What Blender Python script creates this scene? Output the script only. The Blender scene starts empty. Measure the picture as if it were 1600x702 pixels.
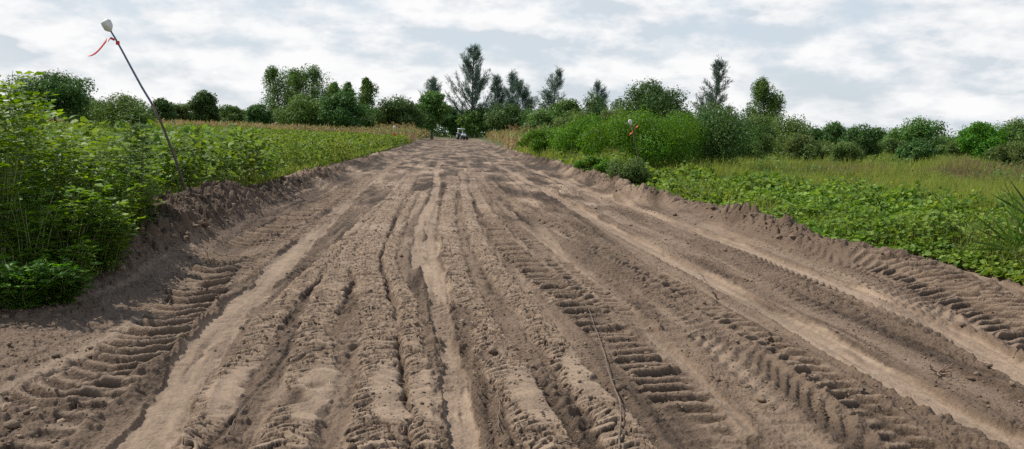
import bpy, math
import numpy as np
from mathutils import Matrix, Vector
rng = np.random.default_rng(11)
PI = math.pi
# ------------------------------------------------------------------ camera maths
F, CX, CY, H, HOR = 1186.0, 800.0, 351.0, 1.65, 208.0
PITCH = math.atan((CY - HOR) / F); ROLL = math.radians(1.05)     # the phone was held slightly tilted
def ray(px, py):
    u, v = (px - CX) / F, -(py - CY) / F
    u, v = u * math.cos(ROLL) - v * math.sin(ROLL), u * math.sin(ROLL) + v * math.cos(ROLL)
    c, s = math.cos(PITCH), math.sin(PITCH)
    return u, c + v * s, -s + v * c
def gp(px, py, z=0.0):
    dx, dy, dz = ray(px, py); t = (z - H) / dz
    return dx * t, dy * t
def at(px, py, Y):
    dx, dy, dz = ray(px, py); t = Y / dy
    return dx * t, H + dz * t
# ------------------------------------------------------------------ noise
def _h(ix, iy, seed):
    n = (ix.astype(np.int64) * 374761393 + iy.astype(np.int64) * 668265263 + seed * 1442695041) & 0xFFFFFFFF
    n = ((n ^ (n >> 13)) * 1274126177) & 0xFFFFFFFF
    n = ((n ^ (n >> 16)) * 2246822519) & 0xFFFFFFFF
    return ((n ^ (n >> 15)) & 0xFFFFFF) / float(0xFFFFFF)
def vn(x, y, seed=0):
    ix, iy = np.floor(x), np.floor(y); fx, fy = x - ix, y - iy
    fx = fx * fx * (3 - 2 * fx); fy = fy * fy * (3 - 2 * fy)
    a, b = _h(ix, iy, seed), _h(ix + 1, iy, seed)
    c, d = _h(ix, iy + 1, seed), _h(ix + 1, iy + 1, seed)
    return (a * (1 - fx) + b * fx) * (1 - fy) + (c * (1 - fx) + d * fx) * fy * 1.0
def fbm(x, y, seed=0, o=4, g=0.5):
    r, a, t = 0.0, 1.0, 0.0
    for i in range(o):
        r = r + a * (vn(x * 2 ** i + 13.7 * i, y * 2 ** i + 7.3 * i, seed + i) * 2 - 1); t += a; a *= g
    return r / t
def worley(x, y, seed=0):
    ix, iy = np.floor(x), np.floor(y)
    f1 = np.full(x.shape, 9.0); f2 = f1.copy(); cid = np.zeros(x.shape)
    for j in (-1, 0, 1):
        for i in (-1, 0, 1):
            cx, cy = ix + i, iy + j
            px_, py_ = cx + _h(cx, cy, seed), cy + _h(cx, cy, seed + 5)
            d = np.hypot(x - px_, y - py_)
            n = d < f1
            f2 = np.where(n, f1, np.minimum(f2, d)); cid = np.where(n, _h(cx, cy, seed + 9), cid); f1 = np.where(n, d, f1)
    return f1, f2, cid
def ss(a, b, x):
    t = np.clip((x - a) / (b - a), 0, 1); return t * t * (3 - 2 * t)
# ------------------------------------------------------------------ terrain
def crest(pts, far):
    q = sorted([(gp(a, b, c)[1], gp(a, b, c)[0] + .08 * gp(a, b, c)[1], c) for a, b, c in pts])
    return np.array([0] + [p[0] for p in q] + [95, 220.]), np.array([q[0][1]] + [p[1] for p in q] + [far, far]), np.array([.04] + [p[2] for p in q] + [.2, .08])
BL = crest([(60, 492, .10), (150, 430, .12), (236, 360, .34), (262, 336, .46), (300, 318, .46), (345, 300, .50), (395, 306, .26), (480, 278, .26), (560, 253, .22), (620, 236, .18)], -4.5)
BR = crest([(1640, 492, .05), (1520, 440, .08), (1420, 402, .16), (1300, 370, .27), (1200, 343, .32), (1080, 315, .22), (985, 293, .32), (925, 272, .28), (860, 256, .22)], 4.7)
def base_h(x, y):
    s = x + 0.08 * y
    wob = 0.18 * fbm(y * 0.45, y * 0 + 3.1, 21, 3)
    near = ss(-60, 2, y)
    cl, hl = np.interp(y, BL[0], BL[1]) + wob, np.interp(y, BL[0], BL[2])
    cr, hr = np.interp(y, BR[0], BR[1]) + wob, np.interp(y, BR[0], BR[2])
    hl = hl * (1 + 0.30 * fbm(y * .9, y * 0 + 9, 5, 3)); hr = hr * (1 + 0.45 * fbm(y * 1.1, y * 0 + 19, 6, 3))
    end = 1 - ss(225, 250, y)
    # left
    dl, dr = s - cl, s - cr
    berm = hl * np.exp(-(np.where(dl < 0, dl / .5, dl / .55)) ** 2) + hr * np.exp(-(np.where(dr > 0, dr / .45, dr / .42)) ** 2)
    field_l = 0.28 * ss(0.1, -.9, dl) * ss(4, 11, y) * end + .55 * ss(5, 42, -s) * ss(12, 95, y)
    field_r = 0.10 * ss(0, 1.0, dr) * end
    und = 0.035 * fbm(x * .4, y * .22, 31, 3) * (1 - ss(60, 160, y)) + 0.25 * fbm(x * .03 + 4, y * .03, 33, 2) * ss(8, 40, np.abs(s)) 
    return field_l + field_r + berm * end * near + und, s, dl, dr, berm
# ------------------------------------------------------------------ tracks (pixel traces of the ruts turned into ground points)
def curve(pts, z=0.0):
    g = sorted([gp(*p, z) for p in pts], key=lambda q: q[1])
    Y = np.array([q[1] for q in g]); X = np.array([q[0] for q in g])
    ly = np.linspace(math.log(Y[0]), math.log(Y[-1]), 500); xs = np.interp(ly, np.log(Y), X)
    k = np.hanning(71); k /= k.sum()
    pad = np.concatenate([2 * xs[0] - xs[35:0:-1], xs, 2 * xs[-1] - xs[-2:-37:-1]])
    xs = np.convolve(pad, k, 'valid'); ys = np.exp(ly)
    ds = np.hypot(np.diff(xs), np.diff(ys)); arc = np.concatenate([[0], np.cumsum(ds)])
    sl = np.gradient(xs, ys)
    return ys, xs, arc, 1 / np.sqrt(1 + sl * sl), sl
def local(c, x, y):
    ys, xs, arc, co, sl = c
    d0 = x - np.interp(y, ys, xs); k = np.interp(y, ys, co)
    return d0 * k, np.interp(y, ys, arc) + d0 * np.interp(y, ys, sl) * k * 1.0, (y >= ys[0]) & (y <= ys[-1])
SMOOTH = [  # points, half width, depth, dryness
    ([(735, 760), (728, 690), (706, 560), (690, 480), (676, 400), (674, 340), (684, 290), (690, 250), (700, 228)], .125, -.035, 1.0),
    ([(656, 420), (650, 380), (658, 345), (676, 310)], .10, -.03, .9),
    ([(180, 760), (262, 650), (335, 530), (430, 425), (520, 340), (600, 270), (655, 238), (690, 222)], .17, -.035, .9),
    ([(1700, 760), (1580, 692), (1440, 622), (1250, 512), (1100, 432), (980, 372), (880, 312), (800, 268), (750, 240)], .16, -.04, .95),
    ([(1760, 690), (1600, 590), (1480, 515), (1250, 420), (1060, 350), (900, 292), (800, 250)], .15, -.035, .95),
    ([(820, 330), (900, 380), (760, 290), (730, 250)], .10, -.02, .7),
    ([(1130, 700), (1180, 700), (1050, 560), (960, 470), (860, 385), (780, 320)], .10, -.01, .75),
    ([(1600, 470), (1440, 405), (1260, 352), (1100, 318), (980, 290), (880, 262)], .13, -.01, .8)]
RIBBON = [
    ([(190, 790), (300, 690), (385, 560), (430, 490), (500, 420), (560, 360), (620, 300), (660, 255)], .12, .035),
    ([(400, 790), (440, 700), (488, 590), (498, 500), (535, 420), (590, 350), (640, 290), (670, 250)], .155, .045),
    ([(585, 790), (588, 690), (598, 570), (588, 480), (575, 410), (605, 340), (645, 285), (672, 245)], .155, .05),
    ([(662, 790), (662, 700), (662, 590), (634, 465), (608, 400), (630, 345), (653, 300)], .085, .045),
    ([(930, 790), (868, 700), (790, 580), (742, 490), (712, 420), (700, 350), (708, 290), (712, 250)], .155, .05),
    ([(1010, 730), (950, 640), (870, 550), (820, 480), (780, 430), (745, 370), (730, 310), (728, 262)], .12, .035),
    ([(880, 480), (820, 410), (775, 350), (745, 300), (738, 262)], .13, .02)]
RUT = [
    ([(350, 760), (380, 680), (440, 560), (460, 480), (530, 400), (590, 345), (640, 300)], .05, -.06),
    ([(500, 760), (520, 650), (548, 560), (540, 480), (552, 420), (590, 350), (650, 280)], .045, -.065),
    ([(640, 760), (642, 650), (636, 560), (612, 470), (592, 410), (625, 335)], .045, -.07),
    ([(800, 760), (765, 650), (735, 570), (712, 480), (695, 400), (692, 330)], .05, -.06),
    ([(940, 760), (880, 660), (820, 560), (780, 480), (755, 400), (742, 330)], .06, -.045),
    ([(40, 760), (160, 690), (300, 560), (370, 470), (440, 400), (520, 330)], .05, -.03)]
LUG = [  # points, half width, pitch, curvature, chevron, depth, yfrom, yto
    ([(70, 640), (120, 612), (220, 550), (290, 480), (340, 420), (395, 378), (520, 315), (600, 268), (640, 245)], .27, .18, -.9, 0, .075),
    ([(-40, 760), (80, 690), (200, 600)], .12, .2, .3, 0, .05),
    ([(1150, 730), (1105, 680), (1030, 590), (960, 530), (905, 480), (850, 435), (790, 385), (765, 340)], .20, .165, .25, .0, .06),
    ([(1450, 730), (1400, 682), (1300, 600), (1200, 540), (1130, 500), (1040, 440), (960, 400), (880, 360), (800, 318), (765, 285)], .145, .17, .3, .25, .06),
    ([(1750, 620), (1600, 525), (1450, 445), (1300, 392), (1150, 348), (1000, 308), (900, 275)], .30, .17, .35, .35, .055),
    ([(1700, 545), (1560, 470), (1420, 420), (1280, 372), (1150, 335)], .20, .17, -.5, 0, .045),
    ([(1000, 520), (940, 470), (870, 410), (820, 370), (780, 330), (755, 290), (745, 262)], .16, .15, 0, .4, .04),
    ([(560, 325), (500, 345), (430, 385), (380, 430)], .14, .15, .5, .3, .04)]
LINES = [([(1700, 740), (1500, 632), (1300, 530), (1120, 432), (1000, 376), (900, 318), (820, 272)], .018, .022),
         ([(1700, 620), (1500, 512), (1270, 410), (1080, 342), (930, 292)], .016, .02),
         ([(760, 760), (752, 690), (728, 590), (706, 500), (692, 420), (690, 350)], .014, .012),
         ([(700, 760), (694, 640), (676, 520), (660, 430)], .014, .012),
         ([(-40, 655), (60, 600), (200, 545)], .02, -.03)]
for L in (SMOOTH, RIBBON, RUT, LUG, LINES):
    for i, q in enumerate(L): L[i] = (curve(q[0]),) + tuple(q[1:])
def detail(x, y, s, dl, dr, berm):
    """height and dryness of the disturbed soil between the fields; shade painted into its hollows and cracks"""
    far = 1 - ss(55, 120, y)
    nr = y < 16; xn, yn = x[nr], y[nr]; c1, c2, c3 = worley(xn * 42 + .5 * fbm(xn * 30, yn * 30, 4, 2), yn * 42, 18)
    crumb = np.zeros(x.shape); crumb[nr] = np.clip(.62 - c1, 0, 1) * c3 ** 2 * .030 + .006 * fbm(xn * 48, yn * 48, 19, 3, .7)
    rough = ss(-.45, .35, fbm(x * 2.1, y * 1.2, 48, 3))
    infade = (1 - ss(.9, 1.7, -dl)) * (1 - ss(.8, 1.6, dr))
    wx, wy = x + .03 * fbm(x * 9, y * 9, 71, 2), y + .03 * fbm(x * 9 + 5, y * 9, 73, 2)
    f1, f2, cid = worley(wx * 11, wy * 11, 3); g1, g2, gid = worley(wx * 27, wy * 27, 8)
    patch = ss(-.35, .35, fbm(x * 1.3, y * .5, 41, 3))
    cl = np.minimum(f2 - f1, .35) / .35
    clod = cl * cid ** 2 * .040 + np.minimum(g2 - g1, .4) * gid * .030
    rid = 1 - np.abs(fbm(wx * 5, wy * 6, 46, 4, .6)) * 2.2
    grain = fbm(x * 4, y * 4, 44, 6, .62) * .030 + rid * .014
    bm = ss(.05, .3, berm)
    h = crumb * (.45 + .7 * rough) + grain * (.50 + 1.5 * bm) + clod * (.25 + .50 * patch + 1.2 * bm)
    e1, e2, eid = worley(wx * 4.2, wy * 4.2, 15)
    h = h + bm * (np.minimum(e2 - e1, .3) * eid * .50 + .15 * fbm(x * 2.6, y * 2.6, 51, 5, .62))
    lr = s + .25 * fbm(y * .12, s * .3, 61, 2) + .10 * fbm(y * .5, s, 66, 2)
    st = fbm(lr * 3.2, y * .13, 62, 4, .6)
    mott = fbm(lr * 2.0, y * .55, 68, 4, .6)
    h = h + (st * .03 + mott * .035) * ss(4, 22, y) * far
    dry = .34 + .20 * fbm(x * .9, y * .35, 47, 4) + (.20 * np.clip(st, -.6, 1) + .95 * mott) * ss(7, 24, y) - .12 * ss(14, 36, y) - .10 * bm * (s < 0) - .08 * patch + .09
    gv = 1 - np.abs(fbm(lr * 3.6 + 5, y * .07, 57, 3, .5)) * 5.5; gv = ss(.1, 1, gv) * (1 - bm) * ss(-.4, .1, fbm(lr * 2, y * .3, 58, 2))
    h = h - .026 * gv * (.35 + .65 * ss(3, 12, y)); dry = dry - .24 * gv
    bd = ss(.05, .30, fbm(lr * 4.5 + 9, y * .09, 59, 3, .5)); dry = dry + .16 * bd * (1 - bm); h = h * (1 - .35 * bd * (1 - bm))
    tr = np.sin((y + .6 * fbm(s * 2, y * .4, 64, 3)) * 2 * PI / .17) * ss(-.05, .3, fbm(s * 2.4 + 3, y * .3, 65, 3))
    h = h + .016 * tr * (1 - bm) * (1 - ss(30, 60, y))
    nj = fbm(x * 7, y * 7, 81, 3); nl = fbm(x * 1.1, y * 1.1, 83, 2); nk = fbm(x * 2.3, y * 1.6, 85, 3); nf = fbm(x * 22, y * 22, 87, 3)
    tf = 1 - ss(16, 38, y)          # single wheel marks blur into each other further off
    for c, hw, dep in RUT:
        d, l, ok = local(c, x, y); d = d + .04 * nj + .03 * nk
        m = np.exp(-(d / hw) ** 2) * ok * ss(-.35, .15, nk) * tf; h = h + dep * .5 * m; dry = dry - .15 * m
    for c, hw, up in RIBBON:
        d, l, ok = local(c, x, y)
        d = d + .05 * nj + .04 * nk
        m = ss(hw * 1.12, hw * .85, np.abs(d)) * ok
        m = m * ss(-.52, -.38, nk + .1 + .3 * nl) * tf
        a_, b_, cc_ = worley(d / .16 + .5 * nj + 7, (l + .50 * np.abs(d)) / .060 + .9 * nj + .4 * nf, 61 + int(abs(up) * 1000))
        ph = (l + .55 * np.abs(d) + .035 * nj + .012 * nf) / .085 + .8 * fbm(d * 6, l * 4, 91, 2); fr = ph - np.floor(ph)
        smoothz = ss(.14, .34, fbm(d * 1.5, l * .7, 95, 2))
        crack = 1 - ss(.03, .20, b_ - a_)
        top = up * .50 * (1 - .5 * (d / hw) ** 2) + (1 - .92 * smoothz) * (.016 * (cc_ - .5) - .030 * crack + .018 * (1 - fr)) + .003 * nf
        h = h * (1 - m) + (top + crumb * .25) * m
        edge = np.exp(-((np.abs(d) - hw * 1.22) / .03) ** 2) * ok * tf * ss(-.3, 0, nk + .1)
        h = h - .022 * edge; dry = dry * (1 - m) + m * (.67 + .05 * smoothz + .25 * (cc_ - .5) - .50 * crack * (1 - smoothz))  # crack term paints shade into the dryness value
    for c, hw, dep, dr_ in SMOOTH:
        d, l, ok = local(c, x, y); d = d + .025 * nj + .02 * nf * .5
        sk_ = fbm(d * 16, l * .9, 102, 3); w_ = hw * (.86 + .35 * nl + .35 * nk + .35 * sk_)
        m = ss(w_ * 1.08, w_ * .9, np.abs(d)) * ok * (.55 + .45 * ss(-.4, .05, nk + .12 + .4 * sk_)) * (1 - ss(28, 60, y))
        flat = dep * .8 + .006 * fbm(d * 26, l * .8, 89, 2) + .004 * nj + .003 * nf + .010 * nk
        h = h * (1 - .86 * m) + (flat + crumb * .22) * m
        h = h + .024 * np.exp(-((np.abs(d) - hw * 1.28) / .03) ** 2) * ok * (.5 + nj + .6 * nk) * tf
        dry = dry * (1 - m * .8) + m * .8 * (dr_ * .80 + .12 * nl + .16 * nf + .20 * sk_)
    for c, hw, pitch, cv, chev, dep in LUG:
        d, l, ok = local(c, x, y)
        d = d + .02 * nj + .03 * nk
        side = (d > 0) * (.5 if chev else 0)
        ph = (l + cv * d * d * 2.2 + chev * np.abs(d) + .022 * nk + .05 * nl) / pitch + side
        fr = ph - np.floor(ph); kk = _h(np.floor(ph), side * 10, 23); k3 = _h(np.floor(ph), side * 10, 29)
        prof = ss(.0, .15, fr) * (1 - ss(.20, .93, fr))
        we = hw * (.80 + .35 * k3)
        m = ss(we * 1.10, we * .86, np.abs(d)) * ok * (.15 + .85 * ss(-.32, .12, nl + .8 * nk + .12)) * (.7 + .3 * _h(np.floor(ph), side * 10, 37))
        if chev: m = m * (1 - .7 * np.exp(-(d / .03) ** 2))
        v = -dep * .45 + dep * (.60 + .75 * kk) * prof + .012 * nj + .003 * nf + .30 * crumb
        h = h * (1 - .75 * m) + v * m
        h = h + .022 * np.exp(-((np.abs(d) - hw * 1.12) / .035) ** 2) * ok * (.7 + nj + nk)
        dry = dry * (1 - m) + m * (.16 + .46 * prof + .1 * nk)  # hollows between bars: damp soil plus shade painted into the colour
    for c, hw, up in LINES:
        d, l, ok = local(c, x, y)
        h = h + up * np.exp(-((d + .015 * nj) / hw) ** 2) * ok * ss(-.5, 0, nl + .2)
    return h * infade * far, np.clip(dry, 0, 1), infade
def height(x, y, full=False):
    x = np.asarray(x, float); y = np.asarray(y, float)
    z, s, dl, dr, b = base_h(x, y)
    if full: z = z + detail(x, y, s, dl, dr, b)[0]
    return z
def hz(x, y): return float(height(np.array([x]), np.array([y]))[0])
# ------------------------------------------------------------------ mesh helpers
SC = bpy.context.scene; COL = SC.collection
def mesh_np(name, V, Fc, mat, smooth=False, n=4):
    me = bpy.data.meshes.new(name); V = np.asarray(V, np.float32); Fc = np.asarray(Fc, np.int32)
    me.vertices.add(len(V)); me.vertices.foreach_set('co', V.ravel())
    me.loops.add(Fc.size); me.loops.foreach_set('vertex_index', Fc.ravel())
    me.polygons.add(len(Fc)); me.polygons.foreach_set('loop_start', np.arange(len(Fc), dtype=np.int32) * Fc.shape[1])
    me.update(calc_edges=True)
    if smooth: me.polygons.foreach_set('use_smooth', np.ones(len(Fc), bool))
    for m in (mat if isinstance(mat, (list, tuple)) else [mat]): me.materials.append(m)
    return me
def tag(o, label=None, cat=None, group=None, kind=None):
    for k, v in (('label', label), ('category', cat), ('group', group), ('kind', kind)):
        if v: o[k] = v
    return o
def link(name, data, parent=None):
    o = bpy.data.objects.new(name, data); COL.objects.link(o)
    if parent: o.parent = parent
    return o
def thing(name, label, cat, loc=(0, 0, 0), rz=0, group=None):
    o = link(name, None); o.location = loc; o.rotation_euler = (0, 0, rz); o.empty_display_size = .2
    return tag(o, label, cat, group)
def dup(root, loc, rz, sc=1.0, label=None):
    r = root.copy(); COL.objects.link(r); r.location = loc; r.rotation_euler = (0, 0, rz); r.scale = (sc, sc, sc)
    if label: r['label'] = label
    for ch in list(root.children):
        c = ch.copy(); COL.objects.link(c); c.parent = r
    return r
class Acc:
    """collects quads"""
    def __init__(s): s.V, s.F, s.n = [], [], 0
    def add(s, V, Fc):
        V = np.asarray(V, float).reshape(-1, 3); s.V.append(V); s.F.append(np.asarray(Fc, int) + s.n); s.n += len(V)
    def tube(s, P, R, seg=6):
        P = np.asarray(P, float); R = np.broadcast_to(np.asarray(R, float), (len(P),)); T = np.gradient(P, axis=0)
        T /= np.linalg.norm(T, axis=1)[:, None] + 1e-9
        ref = np.where(np.abs(T[:, 2:3]) > .9, np.array([[1., 0, 0]]), np.array([[0, 0, 1.]]))
        A = np.cross(T, ref); A /= np.linalg.norm(A, axis=1)[:, None] + 1e-9; B = np.cross(T, A)
        a = np.arange(seg) * 2 * PI / seg
        V = P[:, None] + R[:, None, None] * (A[:, None] * np.cos(a)[None, :, None] + B[:, None] * np.sin(a)[None, :, None])
        i = np.arange(len(P) - 1)[:, None] * seg; j = np.arange(seg)[None]; k = (j + 1) % seg
        s.add(V.reshape(-1, 3), np.stack([i + j, i + k, i + seg + k, i + seg + j], -1).reshape(-1, 4))
        n = seg // 2
        for b in (0, (len(P) - 1) * seg):       # caps
            for q in range(1, seg - 1, 2): s.F.append(np.array([[s.n - len(V.reshape(-1, 3)) + b, s.n - V.size // 3 + b + q, s.n - V.size // 3 + b + q + 1, s.n - V.size // 3 + b + min(q + 2, seg - 1) if q + 2 < seg else s.n - V.size // 3 + b + q + 1]]) if q + 2 < seg else np.zeros((0, 4), int))
    def box(s, c, d, rz=0.0):
        c = np.asarray(c, float); d = np.asarray(d, float) / 2
        q = np.array([[x, y, z] for z in (-1, 1) for y in (-1, 1) for x in (-1, 1)]) * d
        q = q @ np.array([[math.cos(rz), math.sin(rz), 0], [-math.sin(rz), math.cos(rz), 0], [0, 0, 1]])
        s.add(q + c, [[0, 2, 3, 1], [4, 5, 7, 6], [0, 1, 5, 4], [2, 6, 7, 3], [0, 4, 6, 2], [1, 3, 7, 5]])
    def mesh(s, name, mat, smooth=False): return mesh_np(name, np.concatenate(s.V), np.concatenate(s.F), mat, smooth)
def unit(v): return v / (np.linalg.norm(v, axis=-1, keepdims=True) + 1e-9)
def leaves(acc, C, D, N, L, W, kind='fold'):
    """leaf blades: base at C, axis D, face normal N"""
    D = unit(D); S = unit(np.cross(D, N)); N = np.cross(S, D); n = len(C)
    L = np.broadcast_to(L, (n,))[:, None]; W = np.broadcast_to(W, (n,))[:, None]
    if kind == 'fold':       # diamond, one quad folded
        V = np.stack([C, C + D * L * .45 + S * W * .5 + N * W * .12, C + D * L - N * L * .08, C + D * L * .45 - S * W * .5 + N * W * .12], 1)
        Fc = np.arange(n)[:, None] * 4 + np.array([[0, 1, 2, 3]])
    elif kind == 'broad':    # heart shaped, two quads folded on the midrib
        V = np.stack([C, C + D * L * .12 + S * W * .42 + N * W * .10, C + D * L * .6 + S * W * .42 + N * W * .06, C + D * L - N * L * .12,
                      C + D * L * .6 - S * W * .42 + N * W * .06, C + D * L * .12 - S * W * .42 + N * W * .10], 1)
        b = np.arange(n)[:, None] * 6
        Fc = np.concatenate([b + np.array([[0, 1, 2, 3]]), b + np.array([[0, 3, 4, 5]])])
    else:                    # narrow tapering blade
        V = np.stack([C - S * W * .5, C + S * W * .5, C + D * L + S * W * .06 - N * L * .1, C + D * L - S * W * .06 - N * L * .1], 1)
        Fc = np.arange(n)[:, None] * 4 + np.array([[0, 1, 2, 3]])
    acc.add(V.reshape(-1, 3), Fc)
def rdir(n): return unit(rng.normal(size=(n, 3)))
# ------------------------------------------------------------------ materials
def mat_new(name):
    m = bpy.data.materials.new(name); m.use_nodes = True; nt = m.node_tree; nt.nodes.clear(); return m, nt, nt.nodes.new
def ramp(nt, src, stops):
    r = nt.nodes.new('ShaderNodeValToRGB'); e = r.color_ramp.elements
    e[0].position, e[0].color = stops[0][0], (*stops[0][1], 1); e[1].position, e[1].color = stops[-1][0], (*stops[-1][1], 1)
    for p, c in stops[1:-1]: q = e.new(p); q.color = (*c, 1)
    nt.links.new(src, r.inputs[0]); return r.outputs[0]
def leaf_mat(name, cols, trans=.38, rough=.55, objvar=.25):
    m, nt, N = mat_new(name); L = nt.links.new
    g = N('ShaderNodeNewGeometry'); oi = N('ShaderNodeObjectInfo')
    k = len(cols) - 1
    c = ramp(nt, g.outputs['Random Per Island'], [(i / k, cc) for i, cc in enumerate(cols)])
    nz = N('ShaderNodeTexNoise'); nz.inputs['Scale'].default_value = .9; nz.inputs['Detail'].default_value = 3
    tc = N('ShaderNodeTexCoord'); L(tc.outputs['Object'], nz.inputs['Vector'])
    v = N('ShaderNodeMath'); v.operation = 'MULTIPLY_ADD'; v.inputs[1].default_value = objvar; v.inputs[2].default_value = 1 - objvar * .5; L(oi.outputs['Random'], v.inputs[0])
    v2 = N('ShaderNodeMath'); v2.operation = 'MULTIPLY_ADD'; v2.inputs[1].default_value = .7; v2.inputs[2].default_value = .65; L(nz.outputs['Fac'], v2.inputs[0])
    v3 = N('ShaderNodeMath'); v3.operation = 'MULTIPLY'; L(v.outputs[0], v3.inputs[0]); L(v2.outputs[0], v3.inputs[1])
    hsv = N('ShaderNodeHueSaturation'); L(c, hsv.inputs['Color']); L(v3.outputs[0], hsv.inputs['Value'])
    hh = N('ShaderNodeMath'); hh.operation = 'MULTIPLY_ADD'; hh.inputs[1].default_value = .03; hh.inputs[2].default_value = .515 - .03; L(oi.outputs['Random'], hh.inputs[0]); n4 = N('ShaderNodeTexNoise'); n4.inputs['Scale'].default_value = .45; L(tc.outputs['Object'], n4.inputs['Vector']); h4 = N('ShaderNodeMath'); h4.operation = 'MULTIPLY_ADD'; h4.inputs[1].default_value = .07; L(n4.outputs['Fac'], h4.inputs[0]); h5 = N('ShaderNodeMath'); h5.operation = 'ADD'; h5.inputs[1].default_value = -.035; L(hh.outputs[0], h5.inputs[0]); L(h5.outputs[0], h4.inputs[2]); L(h4.outputs[0], hsv.inputs['Hue'])
    p = N('ShaderNodeBsdfPrincipled'); p.inputs['Roughness'].default_value = rough; p.inputs['Specular IOR Level'].default_value = .2; L(hsv.outputs[0], p.inputs['Base Color'])
    t = N('ShaderNodeBsdfTranslucent'); h2 = N('ShaderNodeHueSaturation'); h2.inputs['Hue'].default_value = .49; h2.inputs['Value'].default_value = 1.3; h2.inputs['Saturation'].default_value = 1.1
    L(hsv.outputs[0], h2.inputs['Color']); L(h2.outputs[0], t.inputs['Color'])
    mx = N('ShaderNodeMixShader'); mx.inputs[0].default_value = trans; L(p.outputs[0], mx.inputs[1]); L(t.outputs[0], mx.inputs[2])
    o = N('ShaderNodeOutputMaterial'); L(mx.outputs[0], o.inputs[0]); return m
def plain(name, col, rough=.8, var=.3, scale=20, metal=0):
    m, nt, N = mat_new(name); L = nt.links.new
    nz = N('ShaderNodeTexNoise'); nz.inputs['Scale'].default_value = scale; nz.inputs['Detail'].default_value = 5
    tc = N('ShaderNodeTexCoord'); L(tc.outputs['Object'], nz.inputs['Vector'])
    c = ramp(nt, nz.outputs['Fac'], [(.3, tuple(q * (1 - var) for q in col)), (.7, tuple(min(1, q * (1 + var)) for q in col))])
    p = N('ShaderNodeBsdfPrincipled'); p.inputs['Roughness'].default_value = rough; p.inputs['Metallic'].default_value = metal; L(c, p.inputs['Base Color'])
    b = N('ShaderNodeBump'); b.inputs['Strength'].default_value = .3; b.inputs['Distance'].default_value = .01; L(nz.outputs['Fac'], b.inputs['Height']); L(b.outputs[0], p.inputs['Normal'])
    o = N('ShaderNodeOutputMaterial'); L(p.outputs[0], o.inputs[0]); return m
SOIL_D, SOIL_M, SOIL_L = (.046, .031, .020), (.142, .097, .065), (.298, .218, .151)  # darkest tone serves damp soil and the shade painted in hollows
def soil_mat(name, veg=False):
    m, nt, N = mat_new(name); L = nt.links.new
    tc = N('ShaderNodeTexCoord'); a = N('ShaderNodeAttribute'); a.attribute_name = 'dry'  # attribute carries soil dryness plus painted shade of hollows and cracks
    n1 = N('ShaderNodeTexNoise'); n1.inputs['Scale'].default_value = 7; n1.inputs['Detail'].default_value = 8; n1.inputs['Roughness'].default_value = .65
    n2 = N('ShaderNodeTexNoise'); n2.inputs['Scale'].default_value = 55; n2.inputs['Detail'].default_value = 6; n2.inputs['Roughness'].default_value = .7
    vo = N('ShaderNodeTexVoronoi'); vo.inputs['Scale'].default_value = 38
    for q in (n1, n2, vo): L(tc.outputs['Object'], q.inputs['Vector'])
    s1 = N('ShaderNodeMath'); s1.operation = 'MULTIPLY_ADD'; s1.inputs[1].default_value = .45; L(n1.outputs['Fac'], s1.inputs[0])
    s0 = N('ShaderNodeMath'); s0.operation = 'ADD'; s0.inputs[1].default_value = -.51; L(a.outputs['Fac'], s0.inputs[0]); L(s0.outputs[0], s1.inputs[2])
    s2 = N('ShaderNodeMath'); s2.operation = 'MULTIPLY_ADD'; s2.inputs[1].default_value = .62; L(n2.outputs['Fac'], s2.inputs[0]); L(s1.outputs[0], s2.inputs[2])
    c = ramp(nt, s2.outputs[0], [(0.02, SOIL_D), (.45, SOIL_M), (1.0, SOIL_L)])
    if veg:
        n3 = N('ShaderNodeTexNoise'); n3.inputs['Scale'].default_value = .35; n3.inputs['Detail'].default_value = 6; L(tc.outputs['Object'], n3.inputs['Vector'])
        gcol = ramp(nt, n2.outputs['Fac'], [(.35, (.035, .05, .012)), (.65, (.10, .12, .035))])
        mxc = N('ShaderNodeMix'); mxc.data_type = 'RGBA'
        fa = N('ShaderNodeMapRange'); fa.inputs[1].default_value = .3; fa.inputs[2].default_value = .5; L(n3.outputs['Fac'], fa.inputs[0])
        L(fa.outputs[0], mxc.inputs[0]); L(c, mxc.inputs[6]); L(gcol, mxc.inputs[7]); c = mxc.outputs[2]
    p = N('ShaderNodeBsdfPrincipled'); p.inputs['Roughness'].default_value = .92; p.inputs['Specular IOR Level'].default_value = .25; L(c, p.inputs['Base Color'])
    hm = N('ShaderNodeMath'); hm.operation = 'MULTIPLY_ADD'; hm.inputs[1].default_value = -.35; L(vo.outputs['Distance'], hm.inputs[0]); L(n2.outputs['Fac'], hm.inputs[2])
    hd = N('ShaderNodeMath'); hd.operation = 'MULTIPLY_ADD'; hd.inputs[1].default_value = -.75; hd.inputs[2].default_value = 1.0; L(a.outputs['Fac'], hd.inputs[0])
    b = N('ShaderNodeBump'); b.inputs['Distance'].default_value = .032; L(hm.outputs[0], b.inputs['Height']); L(hd.outputs[0], b.inputs['Strength']); L(b.outputs[0], p.inputs['Normal'])
    o = N('ShaderNodeOutputMaterial'); L(p.outputs[0], o.inputs[0]); return m
M_soil, M_ground = soil_mat('soil'), soil_mat('field_ground', True)
M_crop = leaf_mat('crop_leaf', [(0.0546, 0.107, 0.0143), (0.102, 0.176, 0.0229), (0.158, 0.252, 0.0372), (0.232, 0.315, 0.0572)], .4, .6)
M_weed = leaf_mat('weed_leaf', [(0.0506, 0.109, 0.0104), (0.0929, 0.183, 0.0156), (0.151, 0.262, 0.026), (0.236, 0.349, 0.039)], .42)
M_dweed = leaf_mat('dark_weed_leaf', [(0.0234, 0.072, 0.012), (0.0455, 0.12, 0.02), (0.078, 0.18, 0.03)], .35)
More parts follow.
